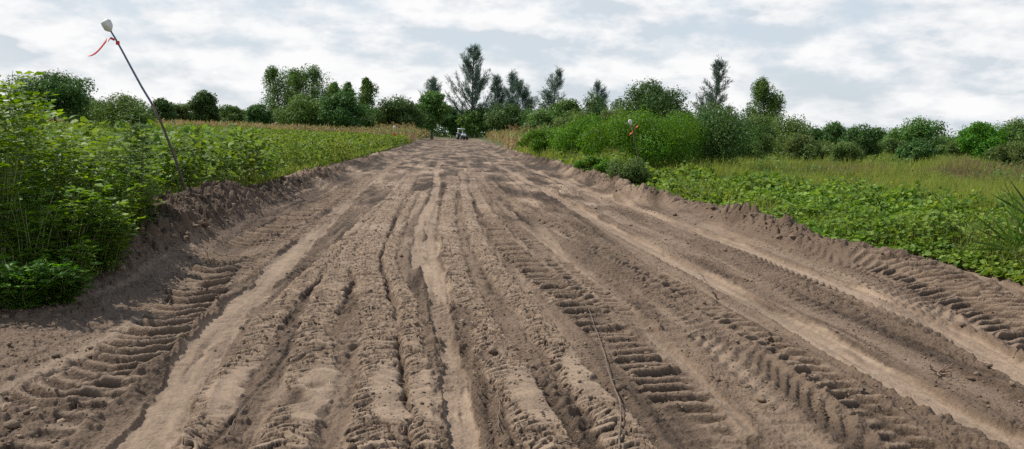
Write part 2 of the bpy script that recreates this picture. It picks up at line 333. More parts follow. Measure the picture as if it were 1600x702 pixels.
M_bean = leaf_mat('bean_leaf', [(0.0576, 0.129, 0.0172), (0.101, 0.193, 0.0286), (0.158, 0.27, 0.0429), (0.245, 0.347, 0.0572)], .4, .6)
M_dark = leaf_mat('dark_leaf', [(0.0309, 0.0698, 0.0179), (0.0575, 0.12, 0.0269), (0.0994, 0.184, 0.0389)], .28)
M_mid = leaf_mat('mid_leaf', [(0.0454, 0.0942, 0.02), (0.0825, 0.163, 0.0315), (0.145, 0.24, 0.0501)], .32)
M_olive = leaf_mat('olive_leaf', [(0.065, 0.111, 0.0264), (0.104, 0.169, 0.042), (0.156, 0.221, 0.06)], .35)
M_bright = leaf_mat('bright_leaf', [(0.0455, 0.127, 0.012), (0.078, 0.19, 0.0168), (0.124, 0.265, 0.0288)], .42)
M_cas = leaf_mat('needle', [(0.0525, 0.09, 0.0648), (0.0844, 0.131, 0.0972), (0.131, 0.184, 0.134)], .3)  # blue-grey needles, blue raised to paint in the missing distance haze
M_grass = leaf_mat('grass_blade', [(0.108, 0.19, 0.025), (0.184, 0.246, 0.04), (0.248, 0.28, 0.06), (0.324, 0.314, 0.1)], .45)
M_brown = leaf_mat('brown_grass', [(.14, .15, .05), (.22, .19, .08), (.25, .18, .10)], .35)
M_dry = leaf_mat('dry_maize_leaf', [(.15, .19, .05), (.28, .25, .09), (.34, .25, .13), (.26, .17, .08)], .35)
M_bark, M_stem = plain('bark', (.13, .10, .075), .9, .4, 8), plain('green_stem', (.16, .20, .07), .7, .3, 12)
M_twig = plain('twig', (.12, .085, .06), .85, .4, 30)
# ------------------------------------------------------------------ ground sheet
def build_ground():
    yb = -np.geomspace(60, 1.2, 14)[:-1] + 0.0
    ys = [yb, np.linspace(-1, 2.6, 16)]
    y = 2.75; l = []
    while y < 3000:
        l.append(y)
        y += y * ((.0019 if y < 9 else .0026) if y < 22 else .0040 if y < 50 else .008 if y < 260 else .08)
        if y < 3.3: y += .006
    Y = np.concatenate(ys + [np.array(l), [3000.]]); ny = len(Y)
    fine = np.linspace(-.80, .80, 1290)
    k = np.linspace(0, 1, 28)[1:]
    W = np.maximum(Y, 3.2)[:, None]
    Xf = fine[None] * W
    eL, eR = Xf[:, :1], Xf[:, -1:]
    X = np.concatenate([(eL + (-3200 - eL) * k[None] ** 4)[:, ::-1], Xf, eR + (3200 - eR) * k[None] ** 4], 1)
    nx = X.shape[1]; YY = np.repeat(Y[:, None], nx, 1)
    x, y = X.ravel(), YY.ravel()
    z, s, dl, dr, b = base_h(x, y)
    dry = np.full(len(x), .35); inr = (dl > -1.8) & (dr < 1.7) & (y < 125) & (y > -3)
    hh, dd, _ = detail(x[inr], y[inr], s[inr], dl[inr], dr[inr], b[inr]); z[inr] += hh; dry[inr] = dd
    fa = (~inr) & (y >= 125) & (y < 190) & (dl > -1.8) & (dr < 1.7)
    dry[fa] = np.clip(.42 + .35 * fbm(s[fa] * 2.5, y[fa] * .1, 62, 3), 0, 1)
    V = np.stack([x, y, z], 1)
    i = (np.arange(ny - 1)[:, None] * nx + np.arange(nx - 1)[None]).ravel()
    Q = np.stack([i, i + 1, i + nx + 1, i + nx], 1)
    wig = .12 * fbm(y * 1.2, y * 0, 77, 2)
    cls = np.where((y > 186) | (y < -2.9), 0, np.where((dl > -1.0 + wig) & (dl < .5 + wig), 1, np.where((dr < 1.0 + wig) & (dr > -.6 + wig), 3, np.where((dl >= .5 + wig) & (dr <= -.6 + wig), 2, 0))))
    fc = cls[Q[:, 0]]
    for c, name, lab, cat in ((0, 'ground', 'flat field ground under the crops and grass', 'ground'), (1, 'earth_bank', 'rough dark earth bank thrown up along the crop field', 'earth bank'),
                              (2, 'dirt_road', 'wide freshly graded dirt road covered in tyre tracks', 'dirt road'), (3, 'earth_bank', 'low sandy earth bank beside the bean plants', 'earth bank')):
        q = Q[fc == c]; u, inv = np.unique(q, return_inverse=True)
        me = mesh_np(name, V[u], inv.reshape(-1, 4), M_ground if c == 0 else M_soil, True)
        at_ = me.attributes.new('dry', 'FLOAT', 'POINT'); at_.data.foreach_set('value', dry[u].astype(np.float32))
        tag(link(name, me), lab, cat, None, 'structure')
build_ground()
# ------------------------------------------------------------------ loose clods
def clods():
    t = (1 + 5 ** .5) / 2
    ico = unit(np.array([[-1, t, 0], [1, t, 0], [-1, -t, 0], [1, -t, 0], [0, -1, t], [0, 1, t], [0, -1, -t], [0, 1, -t], [t, 0, -1], [t, 0, 1], [-t, 0, -1], [-t, 0, 1]], float))
    fc = np.array([[0, 11, 5], [0, 5, 1], [0, 1, 7], [0, 7, 10], [0, 10, 11], [1, 5, 9], [5, 11, 4], [11, 10, 2], [10, 7, 6], [7, 1, 8], [3, 9, 4], [3, 4, 2], [3, 2, 6], [3, 6, 8], [3, 8, 9], [4, 9, 5], [2, 4, 11], [6, 2, 10], [8, 6, 7], [9, 8, 1]])
    n = 38000
    Y = 3.2 * (24 / 3.2) ** rng.random(n); s = rng.uniform(-4.8, 5.9, n); X = s - .08 * Y
    # fewer on the driven smooth tracks, more on the banks
    keep = np.ones(n, bool)
    for c, hw, dep, dr_ in SMOOTH:
        d, l, ok = local(c, X, Y); keep &= ~((np.abs(d) < hw * .95) & ok & (rng.random(n) < .95))
    z0, s_, dl, dr, b = base_h(X, Y)
    keep &= (vn(X * 1.5, Y * 1.5, 99) > .42) | (b > .1)
    X, Y, b = X[keep], Y[keep], b[keep]; n = len(X)
    Z = height(X, Y, True)
    r = np.exp(rng.normal(-5.25, .5, n)) * (1 + .9 * (b > .12)); r = r * np.where(rng.random(n) < .03, 2.6, 1); r = np.minimum(r, .055)
    r = np.maximum(r, .0006 * Y)
    V = ico[None] * r[:, None, None] * rng.uniform(.65, 1.2, (n, 12, 1)) * np.stack([rng.uniform(.8, 1.3, n), rng.uniform(.8, 1.3, n), rng.uniform(.55, .9, n)], 1)[:, None]
    V += np.stack([X, Y, Z + r * .3], 1)[:, None]
    me = mesh_np('loose_clods', V.reshape(-1, 3), (np.arange(n)[:, None, None] * 12 + fc[None]).reshape(-1, 3), M_soil)
    a = me.attributes.new('dry', 'FLOAT', 'POINT'); a.data.foreach_set('value', np.repeat(rng.uniform(.3, .8, n), 12).astype(np.float32))
    tag(link('loose_clods', me), 'crumbs and clods of brown soil strewn over the road', 'soil clods', None, 'stuff')
clods()
# ------------------------------------------------------------------ tree builders (unit: metres, base at 0)
def limb(a, b, bend, n=6):
    t = np.linspace(0, 1, n)[:, None]; a, b = np.asarray(a, float), np.asarray(b, float)
    return a + (b - a) * t + np.asarray(bend) * (np.sin(t * PI) * np.linalg.norm(b - a))
def round_tree(W, Ht, low, nl, ls, mat, ncl=16, trunkr=.03, gap=0.0, name='crown', flat=.8):
    """crown of leaf clumps from height low*Ht to Ht"""
    tr, cr = Acc(), Acc(); c0 = np.array([0, 0, Ht * (low + 1) / 2]); rz = Ht * (1 - low) / 2
    cs, rs = [], []
    while len(cs) < ncl:
        d = rdir(1)[0]; q = rng.uniform(.42, .84); p = c0 + d * q * np.array([W / 2, W / 2, rz])
        r = rng.uniform(.17, .38) * min(W / 2, rz * 1.6)
        if len(cs) == 0: p = c0 + [0, 0, rz - .45 * min(W / 2, rz)]; r = .45 * min(W / 2, rz)
        cs.append(p); rs.append(r)
    cs.append(c0); rs.append(min(W / 2, rz) * .62); cs, rs = np.array(cs), np.array(rs)
    zt = Ht * low * .8 + .05
    if zt > .3:
        tp = limb([0, 0, -.15], [rng.normal() * .03 * W, 0, max(zt, Ht * .45)], [.03, .02, 0]); tr.tube(tp, np.linspace(trunkr * Ht, trunkr * Ht * .6, 6), 7)
    else: tp = limb([0, 0, -.15], [0, 0, Ht * .3], [0, 0, 0]); tr.tube(tp, np.linspace(trunkr * Ht * .8, trunkr * Ht * .4, 6), 6)
    for c in cs[:10]: tr.tube(limb(tp[3 + rng.integers(0, 3)], c, rdir(1)[0] * .06), np.linspace(trunkr * Ht * .45, trunkr * Ht * .08, 6), 5)
    w = rs ** 2; k = rng.choice(len(cs), nl, p=w / w.sum()); d = rdir(nl)
    sub = .72 + .95 * np.abs(fbm(d[:, 0] * 3 + k * 3.7, d[:, 1] * 3 + d[:, 2] * 2.5, 5, 3)) + .5 * np.clip(fbm(d[:, 0] * 6 + k * 1.7, d[:, 1] * 6 + d[:, 2] * 5, 9, 2) - .25, 0, 1)
    rad = rs[k] * sub * np.where(rng.random(nl) < .3, rng.uniform(.4, 1, nl), rng.uniform(.88, 1.08, nl))
    C = cs[k] + d * rad[:, None] * np.array([1, 1, flat])
    nrm = unit(d * .8 + rdir(nl) * .8 + [0, 0, .35]); D = unit(np.cross(nrm, rdir(nl)) + [0, 0, -.25])
    sz = ls * rng.uniform(.6, 1.35, nl)
    ok = C[:, 2] > max(.02, Ht * low * .7); leaves(cr, C[ok], D[ok], nrm[ok], sz[ok], sz[ok] * .62, 'fold')
    return [('trunk', tr.mesh('trunk', M_bark, True)), (name, cr.mesh(name, mat))]
def casuarina(W, Ht, n_br, nsp, ls, lean=0.0, low=.12, mat=None, up=1.35):
    """open tree of feathery upswept sprays"""
    tr, cr = Acc(), Acc(); t = np.linspace(0, 1, 12)
    P = np.stack([lean * Ht * t ** 1.5 + .02 * Ht * np.sin(t * 7 + rng.random() * 6), .015 * Ht * np.sin(t * 5), Ht * .94 * t], 1); tr.tube(P, .017 * Ht * (1 - t * .9), 6)
    for b in range(n_br):
        f = low + (1 - low) * (b + rng.random()) / n_br
        p0 = np.array([np.interp(f, t, P[:, i]) for i in range(3)]); a = rng.random() * 2 * PI
        env = min(1, (f - low) / .12 + .55) * (1 - f) ** .75 + .10
        ln = W * .56 * env * rng.uniform(.55, 1.15)
        dr = np.array([math.cos(a), math.sin(a), up * rng.uniform(.5, 1.3)]) + [lean * 1.5, 0, 0]
        q = limb(p0, p0 + unit(dr) * ln * 1.1, [0, 0, -.10], 7); tr.tube(q, np.linspace(.006, .0015, 7) * Ht * (1.1 - f * .6), 4)
        m = max(6, int(nsp * (.4 + env))); u = rng.uniform(.15, 1.05, m) ** .8
        C = np.stack([np.interp(u, np.linspace(0, 1, 7), q[:, i]) for i in range(3)], 1) + rng.normal(size=(m, 3)) * ls * .25
        D = unit(unit(dr) * .9 + rdir(m) * .75 + [-.15, 0, .35]); L = ls * rng.uniform(.5, 1.3, m)
        for j in range(3):
            Dj = unit(D + rdir(m) * .35); leaves(cr, C + rng.normal(size=(m, 3)) * ls * .1, Dj, rdir(m), L, ls * .075, 'fold')
    m = int(nsp * 1.2); u = rng.uniform(.75, 1.0, m); C = np.stack([np.interp(u, t, P[:, i]) for i in range(3)], 1)
    leaves(cr, C, unit(rdir(m) * .6 + [lean, 0, 1.0]), rdir(m), ls * rng.uniform(.5, 1.1, m), ls * .10, 'fold')
    return [('trunk', tr.mesh('trunk', M_bark, True)), ('crown', cr.mesh('crown', mat or M_cas))]
def slender(W, Ht, nl, ls, mat, low=.3, ncl=14):
    """slim eucalyptus-like tree with stacked loose clumps"""
    tr, cr = Acc(), Acc(); t = np.linspace(0, 1, 10)
    P = np.stack([.04 * Ht * np.sin(t * 4 + rng.random() * 6) * t, .02 * Ht * np.sin(t * 5), Ht * .96 * t], 1); tr.tube(P, .014 * Ht * (1 - t * .85), 6)
    for b in range(ncl):
        f = low + (1 - low) * (b + rng.random() * .8) / ncl; p0 = np.array([np.interp(f, t, P[:, i]) for i in range(3)]); a = rng.random() * 2 * PI
        env = math.sin(min(1, (f - low) / (1 - low) * .85 + .18) * PI) ** .6
        c = p0 + np.array([math.cos(a), math.sin(a), .6]) * W * .33 * env * rng.uniform(.4, 1.1); r = W * .24 * (.5 + env * .6) * rng.uniform(.7, 1.2)
        tr.tube(limb(p0 - [0, 0, r * .5], c, [0, 0, -.05]), np.linspace(.006, .0015, 6) * Ht, 4)
        m = nl // ncl; d = rdir(m); C = c + d * (r * rng.random(m) ** .5)[:, None] * np.array([1, 1, 1.25]); nn = unit(rdir(m) + [0, 0, .2])
        sz = ls * rng.uniform(.6, 1.3, m); leaves(cr, C, unit(rdir(m) + [0, 0, -.7]), nn, sz, sz * .45, 'fold')
    return [('trunk', tr.mesh('trunk', M_bark, True)), ('crown', cr.mesh('crown', mat))]
def place(name, cat, label, parts, x, y, group=None, rz=None, z=None):
    o = thing(name, label, cat, (x, y, (hz(x, y) if z is None else z)), rng.random() * 6 if rz is None else rz, group)
    for n, me in parts: link(n, me, o)
    return o
# kind, px left, px right, py top, Y, label
T = [
 ('R', 36, 132, 108, 88, 'dark spreading tree with layered crown rising over the far left bushes', 'dark', .30),
 ('B', 160, 232, 146, 62, 'bushy thicket with thin twigs poking out, beyond the crops behind the leaning pole', 'mid', .02),
 ('B', 105, 165, 150, 100, 'low olive bush between the spreading tree and the twiggy thicket', 'olive', .02),
 ('B', 232, 268, 153, 130, 'small dark bush just past the leaning pole, behind the dry maize', 'dark', .05),
 ('B', 262, 304, 160, 140, 'low pale bush left of the small round tree on the far field edge', 'olive', .02),
 ('R', 299, 341, 143, 135, 'small round dome-shaped tree standing alone on the far left field edge', 'dark', .12),
 ('B', 338, 390, 166, 140, 'low hedge-like bush right of the lone dome-shaped tree', 'mid', .02),
 ('B', 384, 424, 160, 130, 'dark rounded bush left of the tall wispy tree pair', 'dark', .03),
 ('S', 416, 450, 106, 150, 'tall thin wispy tree, leftmost of the tall trees behind the crop field', 'mid', .2),
 ('S', 446, 478, 110, 155, 'tall leafy tree second from left above the field trees', 'mid', .2),
 ('S', 470, 508, 106, 158, 'tall leafy tree with uneven top just right of the wispy pair', 'mid', .2),
 ('R', 440, 508, 142, 125, 'broad mid-green domed tree under the tall thin trees', 'mid', .05),
 ('R', 502, 572, 143, 120, 'broad dark domed tree in the middle of the left tree line', 'dark', .05),
 ('S', 512, 530, 128, 165, 'short thin tree tip showing above the broad dark domed tree', 'mid', .3),
 ('S', 534, 552, 128, 165, 'thin pointed tree just left of the lone narrow tree', 'mid', .3),
 ('S', 560, 580, 120, 160, 'lone narrow tree with bare lower trunk beside the sky gap', 'mid', .3),
 ('B', 566, 602, 168, 150, 'dark shrub filling the gap between the domed tree and the next round tree', 'dark', .02),
 ('R', 588, 656, 146, 135, 'large round dark green tree at the far end of the crop field', 'dark', .10),
 ('C', 654, 698, 122, 185, 'feathery-topped tree rising behind the upright leafy tree by the road end', 'cas', .2),
 ('R', 652, 698, 140, 150, 'upright leafy tree with visible trunk at the left side of the road end', 'mid', .22),
 ('B', 690, 722, 165, 215, 'dark tree in deep shade straight beyond the road end', 'dark', .08),
 ('C', 706, 772, 70, 205, 'tallest feathery casuarina towering over the road end', 'cas', .15),
 ('C', 762, 794, 118, 215, 'slim casuarina between the tallest casuarina and the twin-topped one', 'cas', .15),
 ('C', 784, 814, 112, 205, 'casuarina with pointed top, left half of the dense pair right of the road end', 'cas', .15),
 ('C', 800, 834, 128, 200, 'wide casuarina forming the right half of the dense pair', 'cas', .15),
 ('R', 720, 772, 164, 205, 'green domed tree at the foot of the tallest casuarina', 'mid', .06),
 ('R', 760, 824, 166, 175, 'broad dark domed tree behind the dry maize on the right', 'dark', .06),
 ('C', 846, 888, 106, 110, 'ragged open casuarina standing alone above the right shrubs', 'cas', .15),
 ('B', 816, 872, 168, 75, 'greyish leafy shrub beside the dry maize on the right', 'mid', .02),
 ('R', 860, 912, 152, 95, 'small leafy tree at the foot of the ragged open casuarina', 'mid', .05),
 ('C', 916, 958, 128, 95, 'wispy short casuarina left of the big rounded tree', 'cas', .1),
 ('R', 898, 962, 150, 72, 'dark leafy tree left of the big rounded tree', 'dark', .05),
 ('R', 958, 1062, 119, 62, 'big rounded dark green tree with sky holes on the right side', 'dark', .10),
 ('C', 1096, 1150, 92, 75, 'thin feathery casuarina with spiky top above the dark shrub', 'cas', .1),
 ('S', 1178, 1212, 124, 72, 'stocky upright tree with flat top right of the spiky casuarina', 'mid', .05),
 ('B', 1160, 1215, 178, 48, 'light green shrub right of the dark shrub', 'olive', .02),
 ('B', 1205, 1285, 182, 52, 'wide pale green thicket behind the meadow', 'olive', .02),
 ('B', 1276, 1330, 188, 50, 'dark knobbly bush, left one of the two behind the meadow', 'dark', .02),
 ('B', 1322, 1376, 191, 48, 'dark knobbly bush, right one of the two behind the meadow', 'dark', .02),
 ('B', 1302, 1345, 220, 36, 'small rounded olive bush at the edge of the meadow in front of the knobbly bushes', 'olive', .02),
 ('R', 1392, 1476, 186, 62, 'greyish fine-leaved tree standing in the gap on the right', 'mid', .04),
 ('B', 1416, 1456, 214, 44, 'small dark bush in front of the greyish fine-leaved tree', 'dark', .02),
 ('B', 1376, 1420, 216, 60, 'low bush left of the small dark bush on the right', 'olive', .02),
 ('B', 1462, 1530, 218, 58, 'low dark thicket between the greyish tree and the far right trees', 'mid', .02),
 ('R', 1508, 1566, 190, 50, 'bright green small tree with upswept leaves near the right edge', 'bright', .04),
 ('R', 1552, 1625, 184, 56, 'layered dusky tree at the right edge', 'mid', .10),
 ('B', 1560, 1640, 222, 42, 'yellowish green bush at the right edge', 'olive', .02),
 ('B', 1056, 1176, 157, 31, 'large dark shrub with greyish leaves at the meadow edge', 'dark', .01),
 ('B', 936, 1086, 171, 29, 'big bright feathery shrub beside the white-topped marker stake', 'bright', .01),
 ('B', 870, 950, 182, 42, 'bright green shrub mound, right one of the pair along the road', 'bright', .01),
 ('B', 812, 890, 197, 50, 'bright green low shrub mound, left one of the pair along the road', 'bright', .01),
 ('B', 872, 930, 172, 66, 'leafy olive shrub rising between the right roadside mounds and the trees', 'olive', .02),
 ('B', 936, 990, 166, 50, 'pale leafy shrub just above and left of the white sack on the marker pole', 'olive', .02),
 ('B', 1120, 1200, 205, 40, 'bright green shrub in front of the stocky upright tree', 'mid', .01),
 ('B', 1225, 1300, 212, 42, 'spreading light green shrub at the back of the meadow', 'olive', .01),
 ('B', 905, 962, 246, 27, 'knee-high bright green bush at the road bank', 'bright', .01),
 ('B', 962, 1020, 246, 22, 'knee-high yellowish green bush on the bank below the bright feathery shrub', 'olive', .01),
]
MM = {'dark': M_dark, 'mid': M_mid, 'olive': M_olive, 'bright': M_bright, 'cas': M_cas}
NAMES = {'R': ('leafy_tree', 'tree'), 'B': ('shrub', 'shrub'), 'S': ('slender_tree', 'tree'), 'C': ('casuarina_tree', 'casuarina')}
for ti, (kd, x0, x1, yt, Y, lab, mk, low) in enumerate(T):
    rng = np.random.default_rng(300 + ti)
    X, zt = at((x0 + x1) / 2, yt, Y); W = (x1 - x0) / F * Y; zb = hz(X, Y); Ht = zt - zb
    lsz = max(.05, Y * .0021)
    area = W * Ht; nl = int(min(45000, max(2500, area / (lsz * lsz) * 3.0)))
    if kd == 'R': parts = round_tree(W * 1.28, Ht, low * .6, int(nl * 4.6), lsz * 1.25, MM[mk], ncl=34 if W * F / Y > 50 else 22)
    elif kd == 'B':
        fine = mk == 'bright'
        parts = round_tree(W * 1.38, Ht, low, int(nl * 4.4), lsz * (1.15 if fine else 1.15), MM[mk], ncl=34 if W * F / Y > 60 else 22, trunkr=.02, name='foliage')
        parts[0] = ('stems', parts[0][1])
    elif kd == 'S': parts = slender(W * 1.95, Ht, int(nl * (7.0 if Y < 100 else 3.0)), lsz * 1.2, MM[mk], low * .5, 22)
    else: parts = casuarina(W * 1.45, Ht, int(28 + Ht * .9), 60 if W * F / Y > 50 else 42, max(.5, Y * .0062), lean=rng.uniform(-.06, .06), low=low)
    place(NAMES[kd][0], NAMES[kd][1], lab, parts, X, Y)
# woods and scrub behind everything that show as one mass
def belt(name, lab, mat, strips, cat):
    a = Acc()
    for px0, px1, Y0, Y1, top0, top1, rad, ls in strips:      # pixel columns -> real distance and height
        n = int((px1 - px0) / F * (Y0 + Y1) / 2 / rad * 2.6)
        px = rng.uniform(px0, px1, n); Y = rng.uniform(Y0, Y1, n); X = (px - CX) / F * Y
        r = rad * rng.uniform(.6, 1.35, n); top = rng.uniform(top0, top1, n) * (1 + .2 * fbm(X / rad * .3, Y * 0, 71, 2)); zb = height(X, Y)
        for k in range(3):
            cz = zb + np.maximum(top * (1 - .36 * k) - r * .8, r * .35)
            m = int(9.0 * rad * rad / (ls * ls)); m = min(m, 700)
            d = rdir(n * m); kk = np.repeat(np.arange(n), m); rr = r[kk] * rng.uniform(.7, 1.1, n * m)
            C = np.stack([X[kk], Y[kk], cz[kk]], 1) + d * rr[:, None] * [1.1, 1, .85]; ok = (C[:, 2] > zb[kk]) & (d[:, 1] < .5)
            nn = unit(d * .8 + rdir(n * m) * .8 + [0, 0, .4]); sz = ls * rng.uniform(.6, 1.3, n * m)
            leaves(a, C[ok], unit(rdir(n * m) + [0, 0, -.2])[ok], nn[ok], sz[ok], sz[ok] * .65, 'fold')
    tag(link(name, a.mesh(name, mat)), lab, cat, None, 'stuff')
belt('far_woods', 'distant belt of dark woodland along the horizon behind the crops', M_dark, [(-250, 240, 120, 150, 3.4, 4.8, 1.6, .34), (200, 450, 150, 185, 3.2, 4.8, 1.8, .40), (430, 655, 150, 190, 4.0, 6.5, 2.0, .40), (640, 830, 215, 250, 5.0, 8.0, 2.2, .5), (820, 1120, 120, 150, 5.0, 7.0, 1.9, .34), (1100, 1850, 150, 185, 2.0, 3.4, 1.6, .36)], 'woods')
belt('scrubland', 'tangled green scrub behind the right meadow', M_mid, [(880, 1080, 55, 75, 2.4, 3.6, .9, .17), (1140, 1300, 50, 74, 1.9, 2.9, .8, .15), (1290, 1400, 60, 80, 1.2, 2.2, .7, .15), (1370, 1850, 62, 90, 1.0, 2.1, .7, .16)], 'scrub')
# ------------------------------------------------------------------ crop field (left)
def crop_plant(seed, ht=1.0, big=1.0, n_br=9, per=16):
    st, lf = Acc(), Acc(); t = np.linspace(0, 1, 6)
    st.tube(np.stack([.03 * np.sin(t * 4 + seed), .03 * np.cos(t * 3), ht * .9 * t - .03], 1), .012 * (1 - .6 * t), 5)
    for b in range(n_br):
        f = .15 + .8 * b / n_br; a = b * 2.4 + rng.random(); ln = ht * .42 * (1.1 - f * .6)
        q = limb([0, 0, ht * .9 * f], [math.cos(a) * ln, math.sin(a) * ln, ht * (.9 * f + .30)], [0, 0, .06]); st.tube(q, np.linspace(.006, .002, 6), 4)
        u = rng.uniform(.25, 1.05, per); C = np.stack([np.interp(u, np.linspace(0, 1, 6), q[:, i]) for i in range(3)], 1) + rng.normal(size=(per, 3)) * .06
        D = unit(np.stack([np.cos(a + rng.normal(size=per) * 1.2), np.sin(a + rng.normal(size=per) * 1.2), rng.uniform(-.5, .3, per)], 1))
        nn = unit(rdir(per) * .75 + [0, 0, 1]); sz = rng.uniform(.07, .125, per) * big
        leaves(lf, C, D, nn, sz, sz * 1.05, 'broad')
    return [('stem', st.mesh('stem', M_stem, True)), ('foliage', lf.mesh('foliage', M_crop))]
CP = [crop_plant(i, rng.uniform(.9, 1.15)) for i in range(5)]
GC = 'crop plants in the left field'; LC = 'broad-leaved green crop plant standing in the field beyond the left bank'
pts = []
y = 10.5
while y < 19.5:
    xl = -.66 * y; 
    for s_ in np.arange(-4.75, -40, -.62):
        x = s_ - .08 * y + rng.normal() * .1; yy = y + rng.normal() * .12
        if x < -.69 * yy: break
        pts.append((x, yy))
    y += .58
pts = [p for p in pts if not (p[1] < 13 and p[0] + .08 * p[1] > -4.9)]
pts.sort(key=lambda p: p[1]); pts = pts[:300]; ymax_c = max(p[1] for p in pts)
protos = []
for i, (x, yy) in enumerate(pts):
    k = i % 5; zz = hz(x, yy) - .02
    if i < 5:
        o = place('crop_plant', 'crop plant', LC, CP[k], x, yy, GC, z=zz); protos.append(o)
    else: dup(protos[k], (x, yy, zz), rng.random() * 6.28, rng.uniform(.85, 1.2))
def crop_mass():
    a = Acc(); 
    for y0, y1, dens, sz in ((ymax_c, 28, 420, .085), (28, 45, 260, .105), (45, 70, 140, .14), (70, 108, 75, .19)):
        A = 0.5 * (y1 - y0) * (y0 + y1) * .70; n = int(A * dens * .62); Y = np.sqrt(rng.uniform(y0 ** 2, y1 ** 2, n)); X = -rng.uniform(0, .74, n) * Y; s = X + .08 * Y
        k = s < -4.85 + .25 * fbm(Y * .8, Y * 0, 3, 2); k &= ~((Y > 90) & (s > -9)); X, Y, s = X[k], Y[k], s[k]; n = len(X)
        r1 = np.abs(((s + .15 * fbm(X, Y, 4, 2)) / .75) % 1 - .5) * 2
        f1, f2, cid = worley(X / .62, Y / .62, 12); top = (.78 + .35 * cid - .40 * f1 - .12 * r1) * (1.05 + .15 * fbm(X * .15, Y * .15, 7, 2)) * ss(-4.7, -5.3, s)
        z = height(X, Y) + top * (.35 + .65 * rng.random(n) ** .45)
        nn = unit(rdir(n) * .95 + [0, 0, 1]); L = sz * rng.uniform(.6, 1.25, n); leaves(a, np.stack([X, Y, z], 1), unit(rdir(n) * [1, 1, .5]), nn, L, L, 'broad' if sz < .2 else 'fold')
    tag(link('crop_field', a.mesh('crop_field', M_crop)), 'green crop rows filling the rest of the left field', 'crop field', None, 'stuff')
crop_mass()
# ------------------------------------------------------------------ dry maize
def maize(seed):
    st, lf, ta = Acc(), Acc(), Acc(); ht = rng.uniform(1.7, 2.2); t = np.linspace(0, 1, 5)
    st.tube(np.stack([.06 * t * rng.normal(), .06 * t * rng.normal(), ht * t - .03], 1), .02 * (1 - .5 * t), 5)
    for b in range(11):
        f = .12 + .8 * b / 11; a = b * PI + rng.normal() * .5; dh = np.array([math.cos(a), math.sin(a), 0]); ln = rng.uniform(.45, .75)
        u = np.linspace(0, 1, 5)[:, None]; P = np.array([0, 0, ht * f]) + dh * ln * .7 * u + np.array([0, 0, 1.]) * (ln * (.9 * u - 1.5 * u * u)); w = .075 * np.sin(np.clip(u * .8 + .2, 0, 1) * PI) + .008
        S = np.array([-dh[1], dh[0], .25]); V = np.stack([P - S * w * .5, P + S * w * .5], 1).reshape(-1, 3); i = np.arange(4)[:, None] * 2
        lf.add(V, i + np.array([[0, 1, 3, 2]]))
    m = 9; leaves(ta, np.tile([0, 0, ht - .02], (m, 1)), unit(rdir(m) * .55 + [0, 0, 1]), rdir(m), .32, .03, 'blade')
    return [('stalk', st.mesh('stalk', M_dry, True)), ('leaves', lf.mesh('leaves', M_dry)), ('tassel', ta.mesh('tassel', M_dry))]
MZ = [maize(i) for i in range(6)]
def mz_ok(x, y):
    s = x + .08 * y; return (s > 5.3 and s < 14 and 66 < y < 150) or (-9.5 < s < -4.9 and 70 < y < 190) or (s < -9 and 100 < y < 128 and x > -.72 * y)
cand = []
for s_ in np.arange(5.5, 12, .8):
    for yy in np.arange(68, 92, .62): cand.append((s_ - .08 * yy + rng.normal() * .1, yy + rng.normal() * .1))
cand2 = []
for s_ in np.arange(-5.2, -9.3, -.8):
    for yy in np.arange(90, 115, .62): cand2.append((s_ - .08 * yy + rng.normal() * .1, yy + rng.normal() * .1))
rng.shuffle(cand); rng.shuffle(cand2)
mp = []
for lst, lab, grp, nmax in ((cand, 'dry tan maize plant in the patch right of the road', 'dry maize plants right of the road', 150), (cand2, 'dry tan maize plant at the crop field edge left of the road', 'dry maize plants left of the road', 150)):
    lst = sorted([tuple(q) for q in lst], key=lambda q: q[1])[:nmax]; prot = []
    for i, (x, yy) in enumerate(lst):
        z = hz(x, yy) - .02
        if i < 6: prot.append(place('maize_plant', 'maize', lab, MZ[i], x, yy, grp, z=z))
        else: dup(prot[i % 6], (x, yy, z), rng.random() * 6.28, rng.uniform(.85, 1.12))
def maize_mass():
    a = Acc(); n = 90000
    X = rng.uniform(-95, 14, n); Y = rng.uniform(80, 190, n); s = X + .08 * Y
    ok = ((s > 5.5) & (s < 16) & (Y > 82) & (Y < 130)) | ((s > -10) & (s < -5) & (Y > 104)) | ((s <= -9) & (Y > 104) & (Y < 122) & (X > -.74 * Y))
    X, Y, s = X[ok], Y[ok], s[ok]; m = len(X); top = 1.5 * (1 + .12 * fbm(X * .8, Y * .8, 3, 2)); z = height(X, Y) + top * rng.random(m) ** .7
    leaves(a, np.stack([X, Y, z], 1), unit(rdir(m) * .8 + [0, 0, .8]), rdir(m), rng.uniform(.35, .75, m), .12, 'fold')
    tag(link('maize_field', a.mesh('maize_field', M_dry)), 'belt of ripe tan maize behind the green crops', 'maize field', None, 'stuff')
maize_mass()
